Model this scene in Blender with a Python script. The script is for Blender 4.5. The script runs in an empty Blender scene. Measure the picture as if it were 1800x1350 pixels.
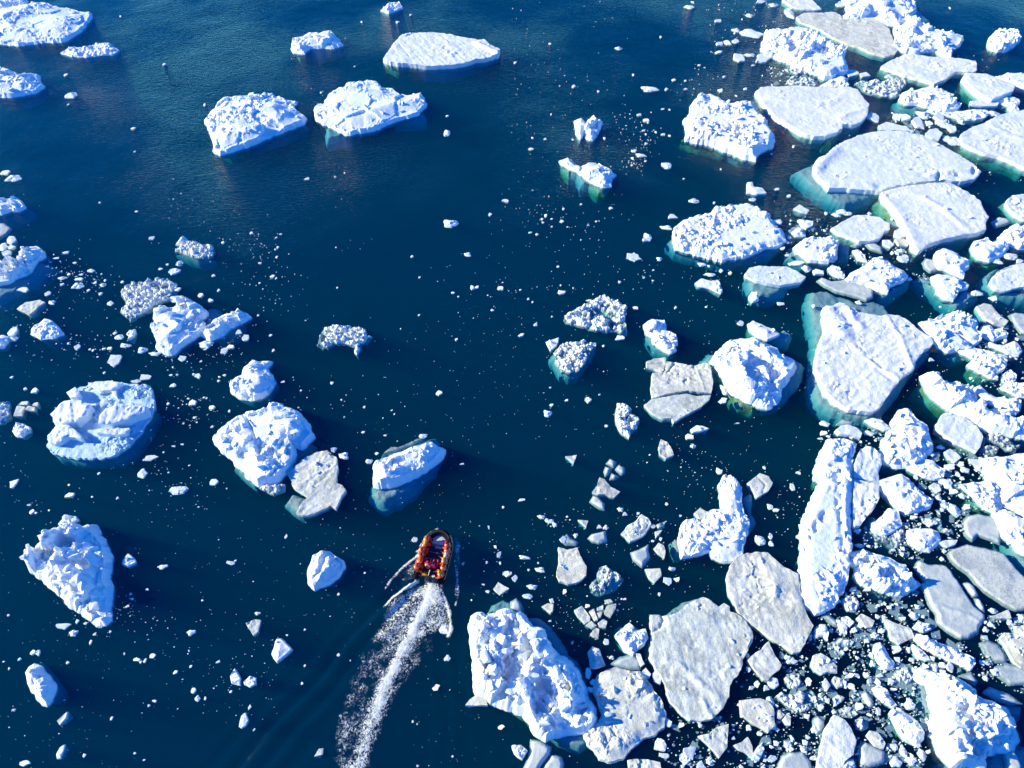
import bpy, bmesh, math, random, time
import numpy as np
from mathutils import Vector, Matrix
from mathutils.geometry import delaunay_2d_cdt
T0 = time.time()
SC = bpy.context.scene
COL = SC.collection
# ---------------------------------------------------------------- camera, light, exposure
PITCH, CAMH, FPX = math.radians(53.0), 55.0, 1216.0
cam = bpy.data.cameras.new("camera"); cam.sensor_width = 36.0; cam.lens = 36.0 * FPX / 1800.0
cam.clip_start = 0.5; cam.clip_end = 6000.0
camo = bpy.data.objects.new("camera", cam); COL.objects.link(camo)
camo.location = (0, 0, CAMH); camo.rotation_euler = (math.radians(90) - PITCH, 0, 0)
SC.camera = camo
SUN_EL, SUN_DIR = math.radians(23.0), Vector((-0.995, 0.10))     # direction on the ground towards the sun
SUN_DIR.normalize()
to_sun = Vector((SUN_DIR.x * math.cos(SUN_EL), SUN_DIR.y * math.cos(SUN_EL), math.sin(SUN_EL)))
sun = bpy.data.lights.new("sun", 'SUN'); sun.energy = 5.0; sun.angle = math.radians(0.53); sun.color = (1.0, 0.93, 0.53)
suno = bpy.data.objects.new("sun", sun); COL.objects.link(suno)
suno.location = to_sun * 200; suno.rotation_euler = to_sun.to_track_quat('Z', 'Y').to_euler()
W = bpy.data.worlds.new("World"); SC.world = W; W.use_nodes = True
nt = W.node_tree; nt.nodes.clear()
sky = nt.nodes.new('ShaderNodeTexSky'); sky.sky_type = 'NISHITA'; sky.sun_disc = False
sky.sun_elevation = SUN_EL; sky.sun_rotation = math.atan2(to_sun.x, to_sun.y)
sky.altitude = 0; sky.air_density = 1.1; sky.dust_density = 0.0; sky.ozone_density = 8.0
bg = nt.nodes.new('ShaderNodeBackground'); bg.inputs[1].default_value = 0.135
wo = nt.nodes.new('ShaderNodeOutputWorld')
hs = nt.nodes.new('ShaderNodeHueSaturation'); hs.inputs['Saturation'].default_value = 1.2
tn = nt.nodes.new('ShaderNodeMix'); tn.data_type = 'RGBA'; tn.blend_type = 'MULTIPLY'; tn.inputs[0].default_value = 1.0; tn.inputs[7].default_value = (.26, .80, 1.22, 1)   # the picture's deep blue sky
nt.links.new(sky.outputs[0], hs.inputs['Color']); nt.links.new(hs.outputs[0], tn.inputs[6]); nt.links.new(tn.outputs[2], bg.inputs[0]); nt.links.new(bg.outputs[0], wo.inputs[0])
vs = SC.view_settings
SC.display_settings.display_device = 'sRGB'; vs.view_transform = 'Standard'; vs.look = 'None'
vs.gamma = 1.0; vs.use_curve_mapping = False; vs.exposure = 0.76
SC.cycles.use_denoising = True; SC.cycles.transparent_max_bounces = 16
SC.cycles.max_bounces = 6; SC.cycles.diffuse_bounces = 3; SC.cycles.glossy_bounces = 2; SC.cycles.volume_bounces = 3
try: SC.cycles.denoiser = 'OPENIMAGEDENOISE'
except Exception: pass

CAM = np.array([0, 0, CAMH]); FW = np.array([0, math.cos(PITCH), -math.sin(PITCH)]); UP = np.array([0, math.sin(PITCH), math.cos(PITCH)])
OFF = {'%d%d' % (r, c): (c * 450.0, (0, 338, 676, 1012)[r]) for r in range(4) for c in range(4)}
def to_px(crop, pts):
    a = np.array(pts.split(), float).reshape(-1, 2) if isinstance(pts, str) else np.array(pts, float).reshape(-1, 2)
    if crop == 'P': return a
    return a / 3.9935 + np.array(OFF[crop])
def ground(px, z=0.0):
    """points of the photograph -> points of the sea at height z"""
    px = np.atleast_2d(px)
    d = FPX * FW[None] + (px[:, :1] - 900.0) * np.array([1.0, 0, 0]) + (675.0 - px[:, 1:2]) * UP[None]
    t = (z - CAMH) / d[:, 2]
    return (CAM + t[:, None] * d)[:, :2]
def mpp(px):
    """metres per photograph pixel at the sea, there"""
    a = ground(px); return float(np.linalg.norm(np.append(a[0], -CAMH)) / math.hypot(FPX, math.hypot(px[0] - 900, px[1] - 675)))

# ---------------------------------------------------------------- noise
def hash2(ix, iy, s):
    h = (ix.astype(np.int64) * 374761393 + iy.astype(np.int64) * 668265263 + int(s) * 1442695041) & 0xFFFFFFFF
    h = ((h ^ (h >> 13)) * 1274126177) & 0xFFFFFFFF
    h = (h ^ (h >> 16)) & 0xFFFFFFFF
    h = (h * 2246822519) & 0xFFFFFFFF
    return ((h ^ (h >> 15)) & 0xFFFFFF) / float(0xFFFFFF)
def vnoise(x, y, s):
    ix, iy = np.floor(x), np.floor(y); fx, fy = x - ix, y - iy
    fx = fx * fx * (3 - 2 * fx); fy = fy * fy * (3 - 2 * fy)
    a, b, c, d = hash2(ix, iy, s), hash2(ix + 1, iy, s), hash2(ix, iy + 1, s), hash2(ix + 1, iy + 1, s)
    return (a + (b - a) * fx + (c - a) * fy + (a - b - c + d) * fx * fy) * 2 - 1
def fbm(x, y, s, o=4):
    t, a, f = 0.0, 0.5, 1.0
    for i in range(o):
        t = t + a * vnoise(x * f + 17.3 * i, y * f - 9.1 * i, s + i); a *= 0.5; f *= 2.03
    return t
def sm(x): x = np.clip(x, 0, 1); return x * x * (3 - 2 * x)
def blocky(x, y, c, s):
    """tilted angular facets of about c metres: (height about -1..1, 0 in the joints .. 1 on a facet)"""
    x = x / c; y = y / c; ix, iy = np.floor(x), np.floor(y)
    b1 = np.full(x.shape, 9.0); b2 = np.full(x.shape, 9.0); v = np.zeros(x.shape)
    for dx in (-1, 0, 1):
        for dy in (-1, 0, 1):
            jx, jy = ix + dx, iy + dy
            px = jx + hash2(jx, jy, s); py = jy + hash2(jx, jy, s + 1)
            d = np.hypot(x - px, y - py)
            val = hash2(jx, jy, s + 2) * 2 - 1 + (hash2(jx, jy, s + 3) - .5) * 2.2 * (x - px) + (hash2(jx, jy, s + 4) - .5) * 2.2 * (y - py)
            c1 = d < b1
            b2 = np.where(c1, b1, np.minimum(b2, d)); v = np.where(c1, val, v); b1 = np.where(c1, d, b1)
    return v, sm((b2 - b1) / 0.18)
def seg_dist(P, A, B):
    """distance of points P to the nearest of the segments A-B"""
    out = np.full(len(P), 1e9); ab = B - A; L = np.maximum((ab ** 2).sum(1), 1e-12)
    for i in range(0, len(P), 3000):
        p = P[i:i + 3000][:, None, :]
        t = np.clip(((p - A) * ab).sum(2) / L, 0, 1)
        out[i:i + 3000] = np.sqrt((((A + t[..., None] * ab) - p) ** 2).sum(2).min(1))
    return out
def line_dist(P, L): return seg_dist(P, L[:-1], L[1:])
def inside(P, poly):
    x, y = P[:, 0], P[:, 1]; r = np.zeros(len(P), bool); n = len(poly)
    for i in range(n):
        x1, y1 = poly[i]; x2, y2 = poly[(i + 1) % n]
        if y1 == y2: continue
        r ^= ((y1 > y) != (y2 > y)) & (x < (x2 - x1) * (y - y1) / (y2 - y1) + x1)
    return r

# ---------------------------------------------------------------- objects
def tag(o, label=None, cat=None, group=None, kind=None):
    for k, v in (('label', label), ('category', cat), ('group', group), ('kind', kind)):
        if v: o[k] = v
    return o
def link(name, me, parent=None, loc=(0, 0, 0)):
    o = bpy.data.objects.new(name, me); COL.objects.link(o); o.location = loc
    if parent is not None: o.parent = parent
    return o
def mesh(name, v, f, mats=(), smooth=None, idx=None):
    me = bpy.data.meshes.new(name)
    me.from_pydata([tuple(map(float, q)) for q in v], [], [tuple(map(int, q)) for q in f])
    for m in mats: me.materials.append(m)
    if idx is not None: me.polygons.foreach_set('material_index', np.asarray(idx, np.int32))
    me.update()
    if smooth is not None:
        me.shade_smooth()
        if smooth < 170: me.set_sharp_from_angle(angle=math.radians(smooth))
    return me
def bm_mesh(name, bm, mats=(), smooth=None):
    me = bpy.data.meshes.new(name); bmesh.ops.recalc_face_normals(bm, faces=bm.faces); bm.to_mesh(me); bm.free()
    for m in mats: me.materials.append(m)
    if smooth is not None:
        me.shade_smooth()
        if smooth < 170: me.set_sharp_from_angle(angle=math.radians(smooth))
    return me

# ---------------------------------------------------------------- materials
class N:
    def __init__(s, name):
        s.m = bpy.data.materials.new(name); s.m.use_nodes = True; s.t = s.m.node_tree; s.t.nodes.clear()
        s.out = s.n('ShaderNodeOutputMaterial')
    def n(s, t, **k):
        x = s.t.nodes.new(t)
        for a, b in k.items(): setattr(x, a, b)
        return x
    def l(s, a, b): s.t.links.new(a, b)
    def val(s, sock, v):
        if hasattr(v, 'is_linked') or isinstance(v, bpy.types.NodeSocket): s.l(v, sock)
        else: sock.default_value = v
    def math(s, op, a, b=0.0, c=0.0, clamp=False):
        x = s.n('ShaderNodeMath', operation=op, use_clamp=clamp)
        for i, v in enumerate((a, b, c)): s.val(x.inputs[i], v)
        return x.outputs[0]
    def noise(s, vec, scale, detail=4, rough=.55, dist=0.0):
        x = s.n('ShaderNodeTexNoise'); s.l(vec, x.inputs['Vector'])
        for k, v in (('Scale', scale), ('Detail', detail), ('Roughness', rough), ('Distortion', dist)): x.inputs[k].default_value = v
        return x.outputs[0]
    def mr(s, v, a, b, c=0.0, d=1.0, smooth=True):
        x = s.n('ShaderNodeMapRange', interpolation_type='SMOOTHSTEP' if smooth else 'LINEAR'); s.val(x.inputs[0], v)
        for i, q in enumerate((a, b, c, d)): x.inputs[1 + i].default_value = q
        return x.outputs[0]
    def mix(s, f, a, b):
        x = s.n('ShaderNodeMix', data_type='RGBA'); s.val(x.inputs[0], f)
        for i, v in ((6, a), (7, b)):
            if isinstance(v, tuple): x.inputs[i].default_value = (*v, 1)
            else: s.l(v, x.inputs[i])
        return x.outputs[2]
    def bump(s, h, dist, strength=1.0, normal=None):
        x = s.n('ShaderNodeBump'); s.l(h, x.inputs['Height']); x.inputs['Distance'].default_value = dist; x.inputs['Strength'].default_value = strength
        if normal: s.l(normal, x.inputs['Normal'])
        return x.outputs[0]
    def pos(s): return s.n('ShaderNodeNewGeometry').outputs['Position']
    def z(s, p):
        x = s.n('ShaderNodeSeparateXYZ'); s.l(p, x.inputs[0]); return x.outputs[2]
    def bsdf(s, col, rough=.6, spec=.3, normal=None, **k):
        b = s.n('ShaderNodeBsdfPrincipled')
        if isinstance(col, tuple): b.inputs['Base Color'].default_value = (*col, 1)
        else: s.l(col, b.inputs['Base Color'])
        s.val(b.inputs['Roughness'], rough); b.inputs['Specular IOR Level'].default_value = spec
        if normal: s.l(normal, b.inputs['Normal'])
        for a, v in k.items(): b.inputs[a.replace('_', ' ')].default_value = v
        s.l(b.outputs[0], s.out.inputs[0]); return b

def ice_material(name, c1, c2, patch, lo, hi, fine, wet=(.40, .60, .68), grain=0.0, c3=None):
    """snow and ice: c1 with patches of c2; bluish-green where it meets and goes under the water"""
    s = N(name); p = s.pos()
    big = s.noise(p, patch, 5, .6, .6)
    col = s.mix(s.mr(big, lo, hi), c1, c2)
    if c3:
        col = s.mix(s.mr(s.noise(p, patch * 2.7, 4, .6, .3), .50, .68), col, c3)
    med = s.noise(p, 2.6, 5, .65)
    if grain:
        col = s.mix(s.math('MULTIPLY', s.mr(s.noise(p, 6.5, 3, .6), .50, .66), grain), col, tuple(q * .45 for q in c2))
    z = s.math('ADD', s.z(p), s.math('MULTIPLY', s.math('SUBTRACT', med, .5), .16))
    col = s.mix(s.mr(z, .10, -.03), col, wet)
    rnd = s.n('ShaderNodeObjectInfo').outputs['Random']                       # each piece has its own age and dirt
    tint = s.mix(rnd, (1.0, .99, .965), (.90, .955, .985))
    t2 = s.n('ShaderNodeMix', data_type='RGBA', blend_type='MULTIPLY'); t2.inputs[0].default_value = 1.0; s.l(col, t2.inputs[6]); s.l(tint, t2.inputs[7]); col = t2.outputs[2]
    h = s.math('ADD', s.math('MULTIPLY', med, .55), s.math('MULTIPLY', s.noise(p, 9.0, 4, .7), .45))
    s.bsdf(col, .62, .28, s.bump(h, fine))
    return s.m
MAT = {
 'snow': ice_material('snow_ice', (.82, .84, .86), (.70, .74, .79), .35, .46, .66, .13),
 'rough': ice_material('rubble_ice', (.88, .90, .91), (.78, .83, .88), .55, .48, .68, .12),
 'berg': ice_material('berg_ice', (.88, .90, .91), (.74, .82, .89), .45, .48, .66, .10),
 'dull': ice_material('dull_snow_ice', (.71, .70, .63), (.50, .50, .46), .42, .46, .66, .10, c3=(.86, .86, .82), grain=.30),
 'slushw': ice_material('white_slush', (.84, .84, .79), (.66, .68, .66), .9, .46, .66, .10, wet=(.40, .48, .50), grain=.35),
 'slushl': ice_material('pale_slush', (.68, .71, .71), (.48, .53, .55), .9, .44, .64, .10, wet=(.28, .40, .45), grain=.6),
 'slushg': ice_material('dirty_slush', (.62, .64, .62), (.42, .47, .49), .55, .42, .62, .06, wet=(.24, .32, .36), grain=.5),
 'wetblue': ice_material('wet_blue_ice', (.58, .74, .84), (.36, .58, .74), .8, .42, .64, .16),
 'grey': ice_material('thin_grey_ice', (.62, .64, .63), (.42, .48, .51), .7, .40, .64, .06, wet=(.28, .37, .41), c3=(.58, .60, .58)),
 'shelfb': ice_material('submerged_ice', (.36, .41, .45), (.18, .25, .30), .8, .42, .66, .14, wet=(.35, .40, .44)),
 'chunk': ice_material('chunk_ice', (.84, .87, .88), (.62, .68, .72), 1.4, .46, .70, .07),
}
def olive_material():
    s = N('algae_stained_ice'); p = s.pos()
    f = s.mr(s.noise(p, 1.3, 5, .6, .5), .40, .62)
    col = s.mix(f, (.27, .25, .08), (.30, .40, .32))
    s.bsdf(col, .7, .2, s.bump(s.noise(p, 5, 4), .1)); return s.m
MAT['shelfo'] = olive_material()
def plain(name, col, rough=.55, spec=.4, scale=18.0, var=.25, dist=.004, **k):
    s = N(name); p = s.n('ShaderNodeTexCoord').outputs['Object']
    n = s.noise(p, scale, 3)
    c = s.mix(s.mr(n, .3, .7), col, tuple(q * (1 - var) for q in col))
    s.bsdf(c, rough, spec, s.bump(n, dist), **k); return s.m
# ---------------------------------------------------------------- traced outlines
# (kind, crop, freeboard m, outline, label, short phrase or '', options)
# options: s = submerged shelves (depth, tone, outline); r = ridges (height, width, line); b = loose blocks; p = pits (depth, x, y, rx, ry)
FL = []
def F(kind, crop, h, pts, label, lm='', **kw):
    FL.append((kind, crop, h, pts, label, lm, kw))

# ---- top row, far water
F('berg','00',1.2,"-60 40 0 38 100 30 215 5 300 10 400 30 540 65 615 70 620 95 570 160 540 195 440 255 300 262 150 285 0 275 -80 260","big white floe with a blue shaded hollow, cut off by the top left corner","big corner floe",amp=.5,b=4,r=[(.5,1.6,"0 150 120 110 250 60 270 30")],s=[(.3,'b',"300 262 440 270 545 255 545 235 440 240 300 250")])
F('rough','00',.8,"-60 -60 60 -60 180 -20 160 8 60 20 0 32 -60 30","white strip of ice behind the big corner floe on the top edge",b=2)
F('rough','00',.4,"420 360 470 325 540 318 600 320 680 298 770 298 825 340 790 370 700 375 610 388 500 380","low slim white floe alone just below the big corner floe","slim floe under the corner floe")
F('berg','00',1.0,"-60 475 0 475 60 480 100 500 115 515 160 510 250 510 260 560 290 585 240 620 150 640 60 655 -60 650","lumpy blue-white ice cut off by the left edge, below the slim floe","lumpy floe on the upper left edge",b=8,s=[(.4,'b',"-60 650 60 655 160 680 250 650 290 600 240 610 100 620")])
F('berg','00',1.3,"1440 815 1480 760 1550 680 1640 672 1797 662 1907 650 1965 670 2060 686 2030 712 2067 760 2125 805 2115 835 1990 880 1800 960 1690 1000 1540 1045 1510 1030 1505 960","high white floe with a square blue front corner, upper left open water","square-cornered high floe",amp=.6,b=10,r=[(.35,.9,"1480 830 1600 700 1797 690"),(.3,.8,"1700 960 1900 850 2050 790")],s=[(.45,'b',"2120 830 2155 865 2000 930 1797 1000 1650 1020 1700 960"),(.25,'o',"1520 1040 1600 1070 1700 1050 1740 1010 1600 1020")])
F('rough','01',.6,"875 50 930 5 1000 -5 1025 35 970 60 930 72","small white lump touching the top edge, above the whale-shaped flat floe",b=2)
F('berg','01',1.1,"260 260 330 240 380 215 440 220 480 195 530 220 570 255 595 290 540 310 480 305 370 310 335 330 330 350 270 340 255 330","small craggy floe with a green foot, between the corner floe and the whale-shaped floe","craggy green-footed floe",b=6,s=[(.25,'o',"265 330 300 390 370 370 350 330"),(.3,'b',"330 350 420 375 540 345 610 320 595 285 540 300")])
F('flat','01',.9,"895 410 935 340 1000 270 1025 240 1120 228 1240 225 1350 238 1450 260 1560 280 1600 275 1640 310 1710 345 1700 380 1600 410 1550 410 1500 430 1400 450 1260 460 1180 458 1090 445 1000 440 920 425","long flat white floe shaped like a whale with two fine cracks, top centre","whale-shaped flat floe",b=3,r=[(-.1,.1,"1000 300 1060 370 1100 430"),(-.08,.1,"1090 350 1180 440"),(.3,.5,"1560 310 1640 350 1690 370")],s=[(.3,'o',"900 430 980 470 1090 470 1080 440 960 425"),(.35,'b',"1080 450 1180 490 1320 503 1430 480 1590 425 1550 410 1260 450")])
F('berg','01',1.2,"415 740 490 700 500 660 560 615 650 580 740 570 775 555 830 565 880 600 955 612 1000 640 1160 655 1175 720 1130 770 1080 790 990 810 900 845 820 885 700 900 640 915 570 880 500 840 430 810 420 770","white floe peppered with small blue pits, showing a pale pointed underwater foot","pitted white floe",amp=.45,b=8,r=[(.4,.8,"560 640 740 590 830 590 880 620")],s=[(.4,'o',"430 810 470 850 640 930 560 930 480 900"),(.55,'b',"460 860 490 985 620 960 720 925 640 900"),(.4,'b',"970 850 1050 845 1195 830 1185 790 1160 740 1080 780")])
F('berg','02',.9,"450 830 490 820 510 850 505 890 480 950 460 910","thin tooth of white ice, smaller half of the twin teeth in open water",s=[(.3,'b',"455 900 470 955 500 950 508 880")])
F('berg','02',1.0,"515 890 535 840 575 830 600 850 620 822 625 840 600 900 560 955 535 950","bigger tooth of the twin white teeth, with a thin spike","pair of white teeth",s=[(.3,'b',"520 930 550 970 585 950 600 900")])
F('berg','02',.9,"345 1110 390 1095 430 1130 480 1160 500 1150 540 1135 590 1130 650 1165 725 1205 690 1230 690 1280 640 1285 570 1260 520 1220 460 1180 400 1155 360 1130","low white ice like a swimming animal with brown green foot, below the twin teeth","animal-shaped floe",b=4,s=[(.4,'b',"400 1150 400 1220 450 1230 480 1290 530 1290 570 1260 480 1190"),(.3,'o',"345 1130 345 1165 400 1225 430 1190 380 1140"),(.35,'o',"520 1270 600 1350 655 1350 690 1285 600 1265")])
F('rough','02',1.4,"1280 700 1300 655 1360 635 1420 655 1470 675 1540 705 1600 690 1690 685 1720 740 1800 830 1860 920 1840 975 1760 1010 1720 1070 1650 1060 1550 1015 1440 970 1330 945 1240 930 1245 850 1225 795 1265 780 1270 740","blocky white ice heap full of blue hollows with an olive lower edge","blocky heap",b=26,r=[(.4,.7,"1300 700 1400 670 1500 740 1680 720")],s=[(.25,'o',"1195 960 1240 920 1440 970 1560 1030 1500 1050 1300 1005"),(.35,'b',"1500 1040 1600 1090 1700 1105 1745 1070 1650 1040")])
F('rough','02',.4,"1655 1340 1660 1270 1690 1265 1700 1300 1760 1310 1790 1345 1720 1352","little white chunk pair with a tall stub, above the domed rubble floe")
# ---- top right pack
F('flat','03',.3,"100 0 160 -15 300 -10 340 30 375 65 330 72 250 65 170 50 140 25","thin grey-white floe cut by the top edge at the head of the pack",'')
F('berg','03',1.3,"540 -40 900 -60 1040 0 1035 50 1000 80 950 80 930 100 930 150 830 135 720 120 600 110 545 95 580 60 570 20","large white ice with yellow-green lower wall at the top edge of the pack","white ice on the top edge",b=10,s=[(.2,'o',"540 95 545 115 640 135 740 140 920 165 925 140 720 115"),(.35,'b',"1040 40 1160 150 1000 150 930 110 1000 80")])
F('flat','03',.35,"200 120 250 88 360 90 460 82 500 100 530 135 640 130 740 130 800 165 850 200 870 250 890 310 910 350 890 380 830 395 740 375 650 335 560 310 460 265 380 215 300 180 230 155","long smooth light grey floe running diagonally under the ice on the top edge","diagonal grey floe",tone='d')
F('rough','03',1.3,"0 185 30 175 90 190 150 170 220 165 300 190 370 225 450 265 520 310 550 350 550 385 575 430 565 465 500 475 470 500 410 505 380 480 280 445 180 400 90 365 0 340 -30 300 -15 240","tall white hummock with blue hollows and a round nose, left of the diagonal grey floe","round-nosed hummock",b=16,p=[(.7,175,290,45,60),(.6,395,330,60,40)],s=[(.25,'o',"365 500 390 550 430 560 500 500 420 490"),(.25,'o',"-10 330 50 385 120 400 110 370")])
F('berg','03',1.2,"900 180 930 130 980 110 1050 135 1130 165 1190 180 1260 205 1375 240 1355 290 1300 310 1285 380 1240 360 1190 320 1100 335 1040 350 960 335 890 300 910 250","white hummock with broad sunlit wall and blue rubble top, between grey floe and arrow floe","sunlit-walled hummock",b=14,p=[(.6,1070,200,50,45),(.5,1140,280,50,40)],s=[(.25,'o',"880 290 920 340 1000 385 1040 360 960 330"),(.4,'b',"1040 350 1150 385 1290 395 1330 300 1290 330 1190 330")])
F('rough','03',1.0,"1565 280 1580 230 1640 175 1700 190 1715 175 1760 200 1785 250 1740 290 1690 320 1630 325 1580 310","lone knobbly white chunk at the top right, ringed by open blue water","lone knobbly chunk",b=8)
F('flat','03',.6,"795 465 880 415 960 380 1060 385 1150 400 1250 400 1350 410 1460 425 1470 490 1440 510 1320 500 1290 520 1240 560 1170 585 1080 555 960 525 860 490","flat arrow-pointed floe with a yellow-green lower rim, under the sunlit-walled hummock","arrow floe",s=[(.15,'o',"790 470 860 505 960 540 1080 570 1170 592 1165 575 960 515 850 480")])
F('flat','03',.9,"1370 545 1390 510 1450 515 1540 520 1630 555 1740 600 1720 640 1640 670 1570 700 1500 670 1430 610","small tilted white slab with an olive foot, right of the arrow floe","tilted slab",s=[(.25,'o',"1350 575 1365 545 1440 610 1510 670 1560 705 1480 692 1440 650 1370 612")])
F('rough','03',.6,"1610 520 1700 500 1800 500 1860 520 1860 620 1790 600 1720 570 1650 545","white floe on the right edge behind the tilted slab",b=4)
F('flat','03',.3,"1420 710 1510 705 1620 720 1610 745 1500 745 1430 735","thin sliver of ice just below the tilted slab")
F('rough','03',.3,"1560 705 1640 680 1720 670 1765 690 1770 722 1700 740 1640 720","low white rubble at the foot of the tilted slab",b=3)
F('rough','03',.3,"1690 748 1750 730 1768 765 1715 778","small white knob below the rubble at the foot of the tilted slab")
F('flat','03',.8,"-85 640 -50 612 0 605 90 608 200 600 300 610 400 610 480 620 560 610 630 630 660 670 710 730 700 800 660 850 600 875 530 870 520 900 480 930 400 955 320 955 240 930 150 880 60 830 10 780 -40 715","large smooth rounded white floe with a faint raised band, right of the blocky heap","rounded smooth floe",r=[(.12,.6,"20 690 200 720 340 740 480 700"),(.1,.5,"500 830 560 800 680 760")],s=[(.3,'b',"150 885 200 920 280 965 400 970 500 940 530 890 300 930"),(.25,'o',"380 950 400 1000 450 995 470 945"),(.3,'b',"520 900 600 900 670 850 640 850 540 870")])
F('slush','03',.25,"610 580 650 560 730 555 800 570 870 545 940 545 980 575 940 620 930 660 880 680 800 670 720 655 670 630 650 600","greyish ragged slush floe between rounded smooth floe and arrow floe","ragged slush floe",tone='l')
F('rough','03',.8,"935 680 950 640 1020 620 1090 600 1150 590 1200 605 1290 640 1320 680 1360 720 1340 745 1260 750 1190 735 1120 720 1060 705 980 700","rough white floe on a pale underwater ledge, just under the arrow floe","ledge floe",b=10,s=[(.3,'b',"890 695 940 745 1040 775 1120 770 1130 720 980 690 930 680"),(.2,'o',"1130 730 1250 760 1345 755 1340 740 1190 730")])
F('slush','03',.2,"140 470 180 455 260 460 340 470 340 510 280 515 200 520 160 505","flat grey-white scrap just under the round-nosed hummock",tone='l')
F('slush','03',.2,"120 590 160 540 230 535 300 540 345 570 340 600 200 600","grey slush scrap along the upper rim of the rounded smooth floe",tone='l')
F('rough','03',.4,"370 590 450 550 510 510 560 545 570 590 520 610 440 600","white rubble wedge on the upper rim of the rounded smooth floe",b=2)
F('flat','03',.2,"535 490 620 490 640 520 570 535","small plate of ice right below the nose of the hummock")
F('flat','03',.2,"640 515 690 505 720 530 660 540","second small plate of ice drifting toward the arrow floe")
F('rough','03',.3,"1120 770 1160 755 1240 780 1340 775 1440 760 1540 765 1560 790 1530 815 1450 835 1350 830 1250 800 1180 790","narrow white strip lying below the ledge floe","narrow strip",b=3)
F('flat','03',.2,"775 880 830 855 900 870 970 885 1010 920 930 915 860 915 790 905","flat scrap on the upper rim of the giant floe")
F('flat','03',.3,"1105 945 1130 910 1180 900 1225 935 1200 980 1150 970","rounded white plate beside the upper rim of the giant floe")
F('flat','03',.5,"1335 970 1370 930 1440 890 1530 860 1600 820 1700 785 1797 770 1890 780 1890 1210 1797 1180 1700 1130 1620 1100 1520 1080 1440 1050 1380 1020","big pale grey floe cut off by the right edge, yellow-green rim below","big right-edge floe",r=[(.12,.4,"1560 880 1700 950 1850 1000")],s=[(.15,'o',"1340 985 1440 1065 1530 1095 1700 1145 1800 1195 1800 1175 1620 1090 1440 1040")])
F('flat','03',.75,"320 1160 350 1110 400 1100 440 1060 480 1020 540 985 640 950 760 925 860 915 960 925 1060 940 1150 980 1250 1030 1350 1090 1440 1150 1500 1210 1450 1250 1350 1275 1240 1262 1130 1270 1060 1280 900 1305 790 1340 640 1330 520 1320 430 1320 380 1270 330 1220","giant white floe with a broad blue-grey ledge, biggest of the upper pack","giant floe",b=8,r=[(.25,.7,"340 1190 400 1120 470 1060"),(.2,.5,"1130 1230 1300 1200 1450 1200"),(.25,.6,"400 1290 560 1290 720 1310")],p=[(.4,1195,1240,20,35),(.3,1330,1225,25,15),(.35,1445,1195,25,30)],s=[(.3,'b',"180 1190 310 1140 420 1060 520 985 600 1100 800 1300 790 1365 640 1430 540 1445 470 1420 360 1350 260 1280")])
F('flat','13',.9,"795 0 900 -30 1060 -55 1200 -70 1290 -60 1400 -5 1490 60 1520 120 1555 170 1530 200 1530 260 1480 280 1350 300 1230 325 1130 360 1060 405 1030 390 1000 320 970 260 900 150 850 80 810 40","wide white slab with streaked top and bright lower left wall, joined below the giant floe","streaked slab",b=4,r=[(.07,.5,"1000 0 1200 100 1340 220"),(.07,.4,"1100 40 1260 140 1400 260"),(.10,.8,"850 60 950 190 1030 350")],s=[(.35,'o',"750 60 780 35 860 90 960 240 880 225 800 130"),(.35,'b',"1080 410 1200 360 1400 330 1530 275 1480 270 1230 315"),(.2,'b',"990 270 1040 430 1080 405")])
F('flat','13',.5,"1680 50 1710 25 1797 10 1860 20 1860 200 1797 190 1740 160 1700 120 1670 80","white floe end with yellow-green rim on the right edge, right of the streaked slab",'',s=[(.2,'o',"1640 70 1680 130 1740 180 1797 205 1797 180 1700 110 1670 60")])
F('grey','13',.1,"1570 205 1620 170 1680 180 1710 210 1650 230 1600 245","small round grey slush patch off the lower right corner of the streaked slab")
F('rough','13',.7,"1640 290 1700 240 1760 200 1800 220 1870 240 1870 370 1780 370 1720 350 1680 330 1660 310","rough white heap on the right edge under the small grey patch",b=6)
F('berg','13',.9,"1450 370 1480 330 1540 320 1600 350 1620 330 1660 330 1690 370 1650 420 1600 440 1560 460 1500 440 1460 410","smooth white boulder of ice with a round head, right of the streaked slab tip","round-headed boulder",s=[(.3,'o',"1435 380 1480 455 1560 510 1650 470 1640 430 1500 430")])
F('flat','13',.4,"1555 640 1580 590 1620 550 1700 515 1797 500 1870 500 1870 690 1797 665 1720 675 1670 695 1600 680","flat white floe with curved crack on the right edge, below the round-headed boulder","curved-crack floe",r=[(-.12,.12,"1570 590 1640 550 1720 525")],s=[(.3,'b',"1510 590 1560 540 1640 510 1560 640 1600 690 1720 690 1870 700 1870 765 1720 740 1600 715 1525 655")])
F('flat','13',.55,"447 250 500 220 550 190 600 165 700 160 780 175 850 220 855 260 810 280 790 320 720 340 640 345 570 315 500 290","oval white floe with a green lower left rim, left of the streaked slab","oval floe",b=2,s=[(.2,'o',"445 265 500 310 590 350 640 355 560 310")])
F('flat','13',.25,"178 115 220 88 290 125 275 145 230 135","small white plate above left of the oval floe")
F('rough','13',.3,"225 205 270 185 320 195 315 225 270 248 240 230","small white lump left of the oval floe",b=1)
F('rough','13',.4,"175 270 210 235 260 260 270 295 200 295","small white lump in front of the spotted floe",s=[(.15,'b',"130 260 170 230 240 235 200 300 150 310")])
F('rough','13',.7,"195 365 230 330 290 305 380 305 450 305 500 330 490 380 490 440 440 440 430 470 370 465 300 460 270 430 210 400","white floe spotted with blue shade on a wide turquoise foot, below the oval floe","spotted floe",b=12,s=[(.3,'b',"150 370 130 460 250 500 420 490 450 470 430 440 270 430 200 350"),(.35,'b',"490 340 590 360 580 460 500 450")])
F('rough','13',.3,"600 400 640 395 680 440 700 480 640 470 620 430","narrow white lump right of the spotted floe")
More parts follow.
